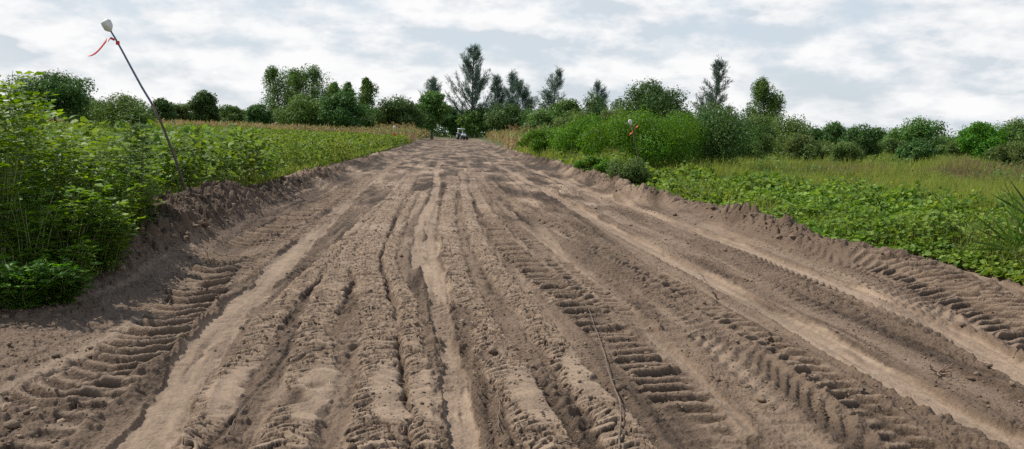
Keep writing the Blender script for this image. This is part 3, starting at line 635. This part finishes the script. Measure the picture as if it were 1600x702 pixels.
# ------------------------------------------------------------------ right side ground cover
def scatter_fan(n, y0, y1, x0f, x1f):
    Y = y0 * (y1 / y0) ** rng.random(n); X = rng.uniform(x0f, x1f, n) * Y; return X, Y
def bean_cover():
    a, st = Acc(), Acc()
    X, Y = scatter_fan(210000, 6.2, 42, .02, .80); s = X + .08 * Y
    z0, s_, dl, dr, b = base_h(X, Y)
    edge = .38 + .28 * fbm(Y * 1.4, Y * 0, 91, 3); outer = 6.2 + 1.6 * fbm(X * .3, Y * .3, 92, 3)
    k = (dr > edge) & (dr < outer) & (rng.random(len(X)) < .25 + .75 * ss(-.35, .1, fbm(X * .8, Y * .8, 93, 3)))
    k &= rng.random(len(X)) < ss(outer, outer * .7, dr) + .12
    X, Y, dr, edge = X[k], Y[k], dr[k], edge[k]; n = len(X)
    f1, f2, cid = worley(X / .55, Y / .55, 33)
    top = (.10 + .42 * ss(0, .8, dr - edge)) * (.45 + .9 * cid) * (1 - .8 * f1) * (1 + .5 * fbm(X * .5, Y * .5, 34, 3))
    z = height(X, Y) + .02 + top * (.25 + .75 * rng.random(n) ** .5)
    nn = unit(rdir(n) * .85 + [0, 0, 1]); L = np.maximum(.06, Y * .0052) * rng.uniform(.55, 1.5, n)
    leaves(a, np.stack([X, Y, z], 1), unit(rdir(n) * [1, 1, .45] + [0, 0, -.1]), nn, L, L * .95, 'broad')
    tag(link('bean_vegetation', a.mesh('bean_vegetation', M_bean)), 'low broad-leaved bean plants spreading over the right verge', 'bean plants', None, 'stuff')
bean_cover()
def grasses():
    a, b2, w = Acc(), Acc(), Acc()
    X, Y = scatter_fan(230000, 8, 78, .0, .80); z0, s, dl, dr, b = base_h(X, Y)
    k = (dr > 4.0 + 1.5 * fbm(X * .4, Y * .4, 12, 2)) | ((dr > .55) & (Y > 24)) | ((dr > .6) & (rng.random(len(X)) < .15)); X, Y, dr = X[k], Y[k], dr[k]; n = len(X)
    pat = fbm(X * .16, Y * .10, 14, 3) + .5 * ss(0.3, .7, X / Y) - .42
    brown = rng.random(n) < ss(-.05, .35, pat)
    Ht = (.44 + .55 * fbm(X * .7, Y * .5, 16, 3)) * rng.uniform(.6, 1.3, n); 
    C = np.stack([X, Y, height(X, Y) - .02], 1); W = np.maximum(.010, Y * .0010)
    D = unit(rdir(n) * .42 + [.08, 0, 1])
    for acc, m in ((a, ~brown), (b2, brown)): leaves(acc, C[m], D[m], rdir(m.sum()), Ht[m], W[m], 'blade')
    # broad weeds mixed in
    n = 60000; X, Y = scatter_fan(n, 9, 78, .0, .80); z0, s, dl, dr, b = base_h(X, Y)
    k = (dr > 3.5) & (fbm(X * .6, Y * .35, 18, 3) > .05) | (dr > .6) & (Y > 24) & (fbm(X * .6, Y * .35, 19, 3) > .15); X, Y = X[k], Y[k]; n = len(X)
    L = np.maximum(.05, Y * .0036) * rng.uniform(.6, 1.3, n); f1, f2, cid = worley(X / .8, Y / .8, 35)
    leaves(w, np.stack([X, Y, height(X, Y) + (.25 + .6 * cid) * (1 - f1 * .8) * rng.random(n) ** .5], 1), rdir(n), unit(rdir(n) * .7 + [0, 0, 1]), L, L * .6, 'fold')
    tag(link('meadow_grass', a.mesh('meadow_grass', M_grass)), 'yellowish green tall grass of the right meadow', 'grass', None, 'stuff')
    tag(link('brown_grass', b2.mesh('brown_grass', M_brown)), 'patches of brownish seeding grass in the right meadow', 'grass', None, 'stuff')
    tag(link('meadow_weeds', w.mesh('meadow_weeds', M_olive)), 'leafy weeds mixed into the right meadow', 'weeds', None, 'stuff')
    # verge grass, left
    v = Acc(); n = 26000; Y = 4.5 * (60 / 4.5) ** rng.random(n); s = -4.75 - rng.exponential(.45, n); X = s - .08 * Y; z0, s, dl, dr, b = base_h(X, Y)
    k = (dl < -.45) & ((Y < 10.5) | (dl < -.6)); X, Y = X[k], Y[k]; n = len(X); L = rng.uniform(.10, .34, n)
    leaves(v, np.stack([X, Y, height(X, Y) - .01], 1), unit(rdir(n) * .6 + [0, 0, 1]), rdir(n), L, np.maximum(.007, Y * .0009), 'blade')
    tag(link('verge_grass', v.mesh('verge_grass', M_grass)), 'short grass and weeds along the left road verge', 'grass', None, 'stuff')
grasses()
# ------------------------------------------------------------------ near left weeds
def weed(ht, nst, mat, spread=.35, leaf=.042, nra=20, nlf=9, t0=.12):
    st, lf = Acc(), Acc(); tt = np.linspace(0, 1, 8)
    for i in range(nst):
        a = rng.random() * 2 * PI; h = ht * rng.uniform(.65, 1.0); sp = spread * rng.uniform(.2, 1.1); ph = rng.random() * 6
        q = np.stack([math.cos(a) * (.05 + sp * tt ** 1.5) + .02 * np.sin(tt * 7 + ph), math.sin(a) * (.05 + sp * tt ** 1.5) + .02 * np.cos(tt * 6 + ph), h * tt - .03], 1)
        st.tube(q, np.linspace(.008, .002, 8), 5)
        for j in range(nra):
            u = t0 + (1 - t0) * (j + rng.random()) / nra; p = np.array([np.interp(u, tt, q[:, c]) for c in range(3)]); b = j * 2.4 + ph
            dr = unit(np.array([math.cos(b), math.sin(b), rng.uniform(.0, .7)])); ln = ht * .125 * rng.uniform(.6, 1.25) * (1.15 - .5 * u)
            m = nlf; v = np.linspace(.25, 1, m); C = p + dr * (v * ln)[:, None] + np.array([0, 0, -.25]) * (v * v * ln)[:, None]
            sd = np.cross(dr, [0, 0, 1.]); sg = np.where(np.arange(m) % 2 == 0, 1, -1)[:, None]; D = unit(sd * sg + dr * .5 + rdir(m) * .25); D[-1] = dr
            nn = unit(rdir(m) * .5 + [0, 0, 1]); L = leaf * rng.uniform(.75, 1.3, m); leaves(lf, C, D, nn, L, L * .52, 'fold')
            st.tube(np.stack([p, C[-1]]), .0016, 4)
    return [('stems', st.mesh('stems', M_stem, True)), ('foliage', lf.mesh('foliage', mat))]
WD = [weed(2.05, 10, M_weed, .36, .10, 24, 4), weed(1.7, 11, M_weed, .42, .10, 21, 4), weed(1.15, 12, M_weed, .42, .095, 16, 4)]
spots = [(-4.75, 6.9, 0, 1.03), (-5.2, 7.6, 0, 1.0), (-5.25, 6.6, 0, 1.1), (-4.35, 7.35, 2, .95), (-4.2, 7.8, 2, .75), (-4.75, 8.0, 1, .95), (-5.5, 8.5, 0, .95), (-4.95, 8.7, 1, .9), (-4.6, 8.5, 2, .9), (-6.0, 9.3, 1, 1.1), (-5.2, 9.4, 1, .85),
         (-4.85, 9.3, 2, .85), (-6.7, 10.2, 0, .9), (-5.7, 10.3, 1, .8), (-7.2, 11.3, 0, .9), (-6.2, 11.3, 1, .8), (-5.9, 7.9, 0, 1.15), (-6.3, 8.8, 0, 1.0), (-5.3, 10.0, 2, .8), (-6.9, 12.4, 1, .8), (-8.0, 12.6, 0, .85)] + [(gp(px, py)[0] - .1, gp(px, py)[1] + .15, 2, sc) for px, py, sc in ((224, 398, .75), (205, 418, .7), (240, 384, .6), (214, 380, .95), (180, 436, .8), (228, 372, .95))]
pr = {}
for x, y, k, sc in spots:
    z = hz(x, y)
    if k not in pr: pr[k] = place('tall_weed', 'weed', 'tall light green leafy weed in the thicket at the left edge', WD[k], x, y, 'tall leafy weeds crowding the left edge', z=z); pr[k].scale = (sc,) * 3
    else: dup(pr[k], (x, y, z), rng.random() * 6.28, sc)
xx, _ = at(214, 300, 9.3); place('upright_weed', 'weed', 'narrow dark upright weed standing just left of the leaning pole', weed(1.72, 6, M_dweed, .07, .05, 40, 7, .05), xx, 9.3)
for px, py, ht, sp, lab in ((20, 508, .46, .36, 'low bushy dark green plant at the bottom left corner'), (74, 500, .36, .26, 'low bushy green plant right of the corner plant')):
    x, y = gp(px, py); place('bushy_plant', 'plant', lab, weed(ht, 60, M_bright, sp, .06, 9, 6, .2), x, y + .12)
for px, py, ht, lab in ((158, 452, .62, 'short yellowish weed in front of the tall thicket'), (60, 474, .95, 'waist-high weed right behind the low corner plants'), (112, 462, .85, 'waist-high leafy weed at the front right of the thicket'), (192, 432, .7, 'knee-high weed at the thicket edge above the pale dry stick'), (222, 405, .40, 'short weed growing beside the earth clod'), (118, 470, .5, 'spindly weed between the low corner plants and the earth')):
    x, y = gp(px, py); place('small_weed', 'weed', lab, weed(ht, 16, M_weed, .28, .06, 12, 6, .15), x - .12, y + .1)
# ------------------------------------------------------------------ marker stakes
M_pole, M_poleb = plain('dark_bark_pole', (.09, .065, .05), .8, .35, 25), plain('blue_grey_pole', (.10, .11, .17), .6, .2, 25)
def ribbon_mat(n, c):
    m, nt, N = mat_new(n); p = N('ShaderNodeBsdfPrincipled'); p.inputs['Base Color'].default_value = (*c, 1); p.inputs['Roughness'].default_value = .4
    t = N('ShaderNodeBsdfTranslucent'); t.inputs['Color'].default_value = (*c, 1); mx = N('ShaderNodeMixShader'); mx.inputs[0].default_value = .4
    o = N('ShaderNodeOutputMaterial'); nt.links.new(p.outputs[0], mx.inputs[1]); nt.links.new(t.outputs[0], mx.inputs[2]); nt.links.new(mx.outputs[0], o.inputs[0]); return m
M_red, M_orange, M_bag = ribbon_mat('red_ribbon', (.75, .06, .05)), ribbon_mat('orange_ribbon', (.85, .13, .03)), plain('white_sacking', (.62, .60, .55), .6, .18, 40)
def sack(P, D, L, R, mat=M_bag):
    """crumpled sack drawn over the pole end: closed lathe with folds"""
    acc = Acc(); D = unit(np.asarray(D, float)); A = unit(np.cross(D, [0, 1, 0.1])); B = np.cross(D, A); n, m = 10, 14
    prof = np.array([.22, .30, .62, .92, 1.0, 1.04, 1.0, .88, .55, .04]); tt = np.array([0, .06, .2, .38, .52, .66, .8, .9, .97, 1.0])
    th = np.arange(m) * 2 * PI / m; V = []
    for i in range(n):
        r = R * prof[i] * (1 + .12 * np.sin(3 * th + i * .7) + .07 * np.sin(7 * th + i)); V.append(P + D * L * tt[i] + r[:, None] * (A * np.cos(th)[:, None] * 1.0 + B * np.sin(th)[:, None] * .7))
    i = np.arange(n - 1)[:, None] * m; j = np.arange(m)[None]; k = (j + 1) % m
    acc.add(np.concatenate(V), np.stack([i + j, i + k, i + m + k, i + m + j], -1).reshape(-1, 4)); return acc.mesh('sack', mat, True)
def strip(P, W, side, thick=.002):
    acc = Acc(); P = np.asarray(P, float); n = len(P); S = np.asarray(side, float); W = np.broadcast_to(W, (n,))[:, None]
    N = unit(np.cross(np.gradient(P, axis=0), S)) * thick
    V = np.stack([P - S * W / 2 - N, P + S * W / 2 - N, P + S * W / 2 + N, P - S * W / 2 + N], 1).reshape(-1, 3); i = np.arange(n - 1)[:, None] * 4
    acc.add(V, np.concatenate([i + np.array([[a, (a + 1) % 4, (a + 1) % 4 + 4, a + 4]]) for a in range(4)])); return acc
YS = 12.6
def S(px, py, y=YS): x, z = at(px, py, y); return np.array([x, y, z])
b0 = S(292, 306); bz = hz(b0[0], YS); st = thing('marker_pole', 'tall leaning branch pole with a white sack on its tip and a red ribbon', 'marker pole', tuple(b0 + [0, 0, 0]))
pp = np.array([S(*q) for q in ((294, 318), (290, 298), (281, 268), (267, 230), (252, 192), (236, 160), (222, 137), (205, 106), (190, 78), (180, 60), (172, 47))]); pp[:, 1] += 0
pl = pp - b0; a = Acc(); a.tube(pl[:6], np.linspace(.024, .020, 6), 8); link('lower_pole', a.mesh('lower_pole', M_pole, True), st)
a = Acc(); a.tube(pl[5:], np.linspace(.0195, .014, 6), 8); link('upper_pole', a.mesh('upper_pole', M_poleb, True), st)
tip = pl[-1]; link('sack', sack(tip - unit(pl[-1] - pl[-2]) * .03, pl[-1] - pl[-2], .205, .082), st)
r0 = pl[8] + np.array([-.02, -.03, .10])
u = np.linspace(0, 1, 9)[:, None]; rb = (S(181, 66) - b0) + (S(153, 90) - S(181, 66)) * u * [1, 1, 0] + np.array([0, 0, 1]) * ((S(153, 90) - S(181, 66))[2] * np.sin(u * PI / 2)); rb[:, 1] -= .28
a = strip(rb, np.linspace(.075, .02, 9), (.0, .45, .9)); 
a.tube(np.stack([pl[8] * .4 + pl[9] * .6 - [0, 0, .03], pl[8] * .4 + pl[9] * .6 + [0, 0, .03]]), .03, 8)
a2 = strip(np.array([pl[9] + [0, -.02, -.03], pl[9] + [-.06, -.03, -.0], pl[9] + [-.10, -.03, -.05]]), .04, (0, .5, .86)); a.V += a2.V; a.F += [f + a.n for f in a2.F]
link('ribbon', a.mesh('ribbon', M_red), st)
# right stake inside the bright shrub
YR = 25.5
q0 = S(1004, 282, YR); q0[2] = hz(q0[0], YR); st = thing('marker_pole', 'thin marker pole with white sack and orange ribbon in front of the bright feathery shrub', 'marker pole', tuple(q0))
pp = np.array([q0, S(1000, 255, YR), S(992, 220, YR), S(986, 196, YR)]) - q0; a = Acc(); a.tube(pp, .02, 6); link('pole', a.mesh('pole', M_pole, True), st)
link('sack', sack(pp[-1], pp[-1] - pp[-2], .20, .062), st)
e = S(983, 210, YR) - q0 + [0, -.05, 0]; g_ = S(996, 198, YR) - q0 + [0, -.05, 0]; u = np.linspace(0, 1, 6)[:, None]; link('ribbon', strip(g_ + (e - g_) * u + [0, 0, .03] * np.sin(u * 6), .09, (.5, .3, .8)).mesh('ribbon', M_orange), st)
# far left stake
YF = 78
q0 = S(617, 230, YF); q0[2] = hz(q0[0], YF); st = thing('marker_pole', 'distant marker pole with pale sack and red ribbon at the far crop edge', 'marker pole', tuple(q0))
pp = np.array([q0, S(616, 203, YF)]) - q0; a = Acc(); a.tube(pp, .03, 6); link('pole', a.mesh('pole', M_pole, True), st)
link('sack', sack(pp[-1], [0, 0, 1], .4, .13), st); link('ribbon', strip(np.array([pp[-1] + [.02, -.05, -.35], pp[-1] + [.1, -.05, -.6], pp[-1] + [.05, -.05, -.85]]), .2, (.95, .2, .2)).mesh('ribbon', M_red), st)
# ------------------------------------------------------------------ tractor at the road end
def lathe_x(acc, c, r, w, seg=18, hub=.0):
    th = np.arange(seg) * 2 * PI / seg; pr_ = [(-.5, .0), (-.5, .85), (-.38, 1), (.38, 1), (.5, .85), (.5, .0)]
    V = np.concatenate([np.stack([np.full(seg, c[0] + a * w), c[1] + r * b * np.cos(th), c[2] + r * b * np.sin(th)], 1) for a, b in pr_])
    i = np.arange(5)[:, None] * seg; j = np.arange(seg)[None]; k = (j + 1) % seg; acc.add(V, np.stack([i + j, i + k, i + seg + k, i + seg + j], -1).reshape(-1, 4))
def tractor():
    M_body, M_tyre, M_white, M_glass = plain('grey_paint', (.30, .33, .37), .4, .1, 5), plain('rubber', (.02, .02, .02), .85, .2, 20), plain('white_paint', (.75, .76, .76), .4, .08, 5), plain('dark_steel', (.06, .06, .065), .5, .2, 9)
    x, y = at(722, 212, 165)[0], 165.; t = thing('tractor', 'small grey tractor with white canopy parked at the far end of the road', 'tractor', (x, y, hz(x, y)), .45)
    a = Acc(); a.box((0, 0, .62), (.5, 2.6, .3)); link('chassis', a.mesh('chassis', M_glass), t)
    a = Acc(); a.box((0, -.85, 1.0), (.72, 1.25, .55)); a.box((0, -.85, 1.3), (.6, 1.15, .08)); link('hood', a.mesh('hood', M_body), t)
    a = Acc(); a.box((0, -1.49, .98), (.6, .04, .42)); link('grille', a.mesh('grille', M_white), t)
    a = Acc(); a.box((0, .55, 2.3), (1.3, 1.3, .12)); a.box((0, .55, 2.39), (1.1, 1.1, .06)); link('canopy', a.mesh('canopy', M_white), t)
    for sx in (-.55, .55):
        a = Acc(); a.tube([(sx, 1.05, .9), (sx, 1.0, 2.25)], .05, 6); link('canopy_post', a.mesh('canopy_post', M_white), t)
    a = Acc(); a.box((0, .6, 1.05), (.5, .5, .12)); a.box((0, .86, 1.3), (.5, .08, .45)); link('seat', a.mesh('seat', M_glass), t)
    a = Acc(); th = np.linspace(0, 2 * PI, 13); a.tube(np.stack([.2 * np.cos(th), .02 * th * 0 - .05, 1.5 + .2 * np.sin(th)], 1), .02, 5); a.tube([(0, -.3, 1.2), (0, -.05, 1.5)], .02, 5); link('steering_wheel', a.mesh('steering_wheel', M_glass), t)
    for sx in (-.72, .72):
        for yy, r, w in ((.7, .72, .38), (-1.1, .42, .26)):
            a = Acc(); lathe_x(a, (sx, yy, r), r, w); wo = link('wheel', a.mesh('wheel', M_tyre), t); b = Acc(); lathe_x(b, (sx * 1.02, yy, r), r * .5, w * 1.05); link('rim', b.mesh('rim', M_body), wo)
        a = Acc(); a.box((sx, .7, 1.48), (.42, 1.0, .06)); a.box((sx, .22, 1.3), (.42, .06, .36)); link('mudguard', a.mesh('mudguard', M_body), t)
tractor()
# ------------------------------------------------------------------ fan palm seedling (right edge)
def fan_palm():
    st, lf = Acc(), Acc(); x, y = 6.0, 8.6; o = thing('fan_palm', 'spiky young fan palm among the beans at the right edge', 'palm', (x, y, hz(x, y)))
    for a, tilt, ln in ((2.6, .30, .62), (1.2, .25, .7), (4.1, .55, .5), (5.6, .6, .55), (3.3, .8, .45)):
        d = unit(np.array([math.cos(a) * tilt, math.sin(a) * tilt, 1.])); hub = d * ln; st.tube(limb([0, 0, 0], hub, [0, 0, .03]), np.linspace(.014, .008, 6), 5)
        A = unit(np.cross(d, [math.sin(a), -math.cos(a), 0])); n = 11; ang = np.linspace(-1.35, 1.35, n); sd = unit(np.cross(d, [math.cos(a + .3), math.sin(a + .3), .2]))
        D = np.cos(ang)[:, None] * d + np.sin(ang)[:, None] * sd; L = .62 * (1 - .12 * np.abs(ang)) * rng.uniform(.9, 1.08, n)
        leaves(lf, np.tile(hub, (n, 1)), D, unit(np.cross(D, rdir(n) * .3 + sd) + 0.0), L, .034, 'fold')
    link('stems', st.mesh('stems', M_stem, True), o); link('fronds', lf.mesh('fronds', M_dweed), o)
fan_palm()
# ------------------------------------------------------------------ twigs and debris
def twig(pix, r, label, name='twig', lift=None, cat='twig', extra=()):
    P = []
    for i, (px, py, z) in enumerate(pix):
        x, y = gp(px, py, z); P.append([x, y, max(z, 0)])
    P = np.array(P); zz = height(P[:, 0], P[:, 1], True); P[:, 2] = zz + np.array([q[2] for q in pix]) + r * .5
    t = np.linspace(0, 1, len(P)); k = np.linspace(0, 1, len(P) * 4); Q = np.stack([np.interp(k, t, P[:, i]) for i in range(3)], 1); Q[1:-1] += rng.normal(size=(len(Q) - 2, 3)) * r * .9
    a = Acc(); o0 = Q[0].copy(); a.tube(Q - o0, np.linspace(r, r * .45, len(Q)), 6)
    for px, py, z, fr in extra:
        x, y = gp(px, py, z); e = np.array([x, y, hz(x, y) + z]); s0 = Q[int(fr * (len(Q) - 1))]; a.tube(limb(s0, e, rdir(1)[0] * .08) - o0, np.linspace(r * .7, r * .3, 6), 5)
    o = link(name, a.mesh(name, M_twig, True)); o.location = o0; tag(o, label, cat)
twig([(968, 700, .0), (970, 640, .04), (955, 590, .04), (938, 540, .03), (920, 490, .02), (905, 452, .01)], .006, 'long thin dark twig lying up the middle of the road', extra=[(984, 632, .06, .25), (976, 600, .05, .4)])
twig([(1120, 470, 0), (1113, 462, .06), (1100, 440, .16), (1086, 418, .24)], .007, 'thin forked twig sticking out of the soil between the right wheel tracks', extra=[(1138, 471, .01, .0), (1092, 428, .16, .6)])
twig([(1349, 622, -.02), (1348, 612, .03), (1348, 602, .075)], .012, 'short stub of wood standing upright near the right lug track')
twig([(830, 700, .01), (880, 692, .02), (925, 684, .03)], .006, 'small crooked twig lying at the bottom centre of the picture')
twig([(756, 700, .0), (778, 668, .02), (782, 630, .02), (775, 600, .01)], .005, 'curved root strand beside the central smooth track')
twig([(594, 668, 0), (592, 660, .03), (591, 648, .05)], .004, 'tiny twig poking from the flat clod left of centre')
twig([(150, 440, .0), (175, 432, .04), (200, 425, .05)], .009, 'pale dry stick lying at the foot of the left thicket')
twig([(350, 690, .01), (372, 650, .01), (400, 620, .01)], .004, 'fine root lying along the rut at lower left')
twig([(1160, 540, .01), (1215, 528, .01), (1250, 560, .01)], .003, 'hair-thin curved straw between the right lug tracks')
def debris():
    x, y = gp(1465, 590); a = Acc()
    for i in range(13):
        t = rng.random() * 6.28; L = rng.uniform(.05, .13); e = np.array([math.cos(t) * L, math.sin(t) * L, rng.uniform(.01, .12)]); a.tube(limb([0, 0, .02], e, rdir(1)[0] * .15), np.linspace(.007, .003, 6), 5)
    o = link('root_stump', a.mesh('root_stump', M_root, True)); o.location = (x, y, float(height([x], [y], True)[0])); tag(o, 'torn up pale root stump with splayed roots on the right of the road', 'root')
M_root = plain('pale_root', (.19, .13, .09), .85, .3, 30)
debris()
def root_mat():
    a = Acc(); y = 11.3; x0, z0 = at(252, 318, y)
    for i in range(70):
        x = x0 + rng.uniform(-.32, .38); yy = 11.2 + rng.uniform(-.25, .3); z = float(height([x], [yy], True)[0]) + rng.uniform(-.02, .05); L = rng.uniform(.15, .42)
        e = np.array([x + rng.normal() * .08 + .12, yy - .15 - rng.random() * .2, 0]); e[2] = max(float(height([e[0]], [e[1]], True)[0]) + .02, z - L); a.tube(limb([x, yy, z], e, [rng.normal() * .15, -.1, .15]), np.linspace(.004, .002, 6), 4)
    tag(link('dry_roots', a.mesh('dry_roots', plain('dry_straw', (.24, .18, .11), .85, .3, 30), True)), 'dry roots and straw hanging from the earth mound by the pole', 'roots', None, 'thing')
root_mat()
def straws():
    a = Acc(); n = 3600; Y = 3.3 * (14 / 3.3) ** rng.random(n); s = rng.uniform(-4.2, 5.5, n); X = s - .08 * Y; k = vn(X * .9, Y * .6, 44) > .5; X, Y = X[k], Y[k]; n = len(X)
    Z = height(X, Y, True) + .006; D = unit(rdir(n) * [1, 1, .12]); L = rng.uniform(.03, .11, n); leaves(a, np.stack([X, Y, Z], 1), D, np.tile([0, 0, 1.], (n, 1)) + rdir(n) * .1, L, .0035, 'blade')
    tag(link('straw_litter', a.mesh('straw_litter', plain('straw', (.36, .28, .19), .8, .25, 20))), 'scattered straw and root fragments on the soil', 'litter', None, 'stuff')
straws()
# ------------------------------------------------------------------ camera, sun, sky
cam = bpy.data.cameras.new('camera'); cam.sensor_width = 36; cam.lens = F / 1600 * 36; cam.clip_start = .05; cam.clip_end = 8000
co = link('camera', cam); co.location = (0, 0, H); cp, sp, cr_, sr_ = math.cos(PITCH), math.sin(PITCH), math.cos(ROLL), math.sin(ROLL)
Up = np.array([0, sp, cp]); Rt = np.array([1., 0, 0]); co.rotation_euler = Matrix(np.stack([Rt * cr_ + Up * sr_, Up * cr_ - Rt * sr_, -np.array([0, cp, -sp])], 1).tolist()).to_euler(); SC.camera = co
HAZE = 0
EL, AZ = math.radians(52), math.radians(-64)      # azimuth clockwise from +Y
sd = np.array([math.sin(AZ) * math.cos(EL), math.cos(AZ) * math.cos(EL), math.sin(EL)])
sl = bpy.data.lights.new('sun', 'SUN'); sl.energy = 5.0; sl.angle = math.radians(.6); sl.color = (1, .955, .88)
so = link('sun', sl); from mathutils import Vector
so.rotation_euler = Vector(sd).to_track_quat('Z', 'Y').to_euler()
hm_, hn_t, HN = mat_new('haze_air'); hv = HN('ShaderNodeVolumePrincipled'); hv.inputs['Color'].default_value = (.82, .90, 1, 1); hv.inputs['Density'].default_value = HAZE; ho = HN('ShaderNodeOutputMaterial'); hn_t.links.new(hv.outputs[0], ho.inputs['Volume'])
if HAZE > 0:
    a = Acc(); a.box((0, 1400, 16), (6800, 3400, 60)); tag(link('haze', a.mesh('haze', hm_)), 'thin pale daylight haze over the fields', 'haze', None, 'stuff')
w = bpy.data.worlds.new('World'); SC.world = w; w.use_nodes = True; nt = w.node_tree; nt.nodes.clear(); N = nt.nodes.new; L = nt.links.new
sky = N('ShaderNodeTexSky'); sky.sky_type = 'NISHITA'; sky.sun_disc = False; sky.sun_elevation = EL; sky.sun_rotation = AZ; sky.air_density = 1.2; sky.dust_density = 2.0
tc = N('ShaderNodeTexCoord')
def wn(scale, det, rough, mp=(1, 1, 1), loc=(0, 0, 0), dist=0):
    m = N('ShaderNodeMapping'); m.inputs['Scale'].default_value = mp; m.inputs['Location'].default_value = loc; L(tc.outputs['Generated'], m.inputs[0])
    n = N('ShaderNodeTexNoise'); n.inputs['Scale'].default_value = scale; n.inputs['Detail'].default_value = det; n.inputs['Roughness'].default_value = rough; n.inputs['Distortion'].default_value = dist; L(m.outputs[0], n.inputs['Vector']); return n.outputs['Fac']
big = wn(2.6, 9, .55, (1, 1, 2.6), (3.1, .4, .7), .1)
p1 = wn(8.5, 9, .56, (1, 1, 2.4), (1.3, 2.4, .2)); p2 = wn(8.5, 9, .56, (1, 1, 2.4), (1.3, 2.4, .2 + .05))
cov = N('ShaderNodeMapRange'); cov.inputs[1].default_value = .32; cov.inputs[2].default_value = .60; cov.interpolation_type = 'SMOOTHSTEP'; L(p1, cov.inputs[0])
df = N('ShaderNodeMath'); df.operation = 'SUBTRACT'; L(p1, df.inputs[0]); L(p2, df.inputs[1])
d2 = N('ShaderNodeMath'); d2.operation = 'MULTIPLY_ADD'; d2.inputs[1].default_value = 2.2; L(df.outputs[0], d2.inputs[0]); L(big, d2.inputs[2])
cc = ramp(nt, d2.outputs[0], [(.20, (.72, .78, .84)), (.36, (.89, .925, .96)), (.46, (.97, .98, 1.0)), (.66, (1.07, 1.07, 1.07))])
sk = N('ShaderNodeMix'); sk.data_type = 'RGBA'; sk.blend_type = 'MULTIPLY'; sk.inputs[0].default_value = 1; L(sky.outputs[0], sk.inputs[6]); sk.inputs[7].default_value = (.10, .10, .10, 1)
sky2 = N('ShaderNodeMix'); sky2.data_type = 'RGBA'; sky2.inputs[0].default_value = .75; L(sk.outputs[2], sky2.inputs[6]); sky2.inputs[7].default_value = (.79, .885, .985, 1)
mx = N('ShaderNodeMix'); mx.data_type = 'RGBA'; L(cov.outputs[0], mx.inputs[0]); L(sky2.outputs[2], mx.inputs[6]); L(cc, mx.inputs[7])
sx = N('ShaderNodeSeparateXYZ'); L(tc.outputs['Generated'], sx.inputs[0])
zr = N('ShaderNodeMapRange'); zr.interpolation_type = 'SMOOTHSTEP'; zr.inputs[1].default_value = .28; zr.inputs[2].default_value = .75; zr.inputs[4].default_value = .82; L(sx.outputs[2], zr.inputs[0])
zm = N('ShaderNodeMix'); zm.data_type = 'RGBA'; L(zr.outputs[0], zm.inputs[0]); L(mx.outputs[2], zm.inputs[6]); zm.inputs[7].default_value = (.20, .33, .58, 1); mx = zm      # unseen sky overhead darkened to blue to cut ambient fill; cloud lower down
bg = N('ShaderNodeBackground'); bg.inputs['Strength'].default_value = .80; L(mx.outputs[2], bg.inputs[0]); wo = N('ShaderNodeOutputWorld'); L(bg.outputs[0], wo.inputs[0])
SC.view_settings.view_transform = 'Standard'; SC.view_settings.look = 'None'; SC.view_settings.exposure = 0.2; SC.view_settings.gamma = 1
SC.render.engine = 'CYCLES'; SC.cycles.max_bounces = 6; SC.cycles.diffuse_bounces = 3; SC.cycles.transmission_bounces = 4; SC.cycles.use_denoising = False
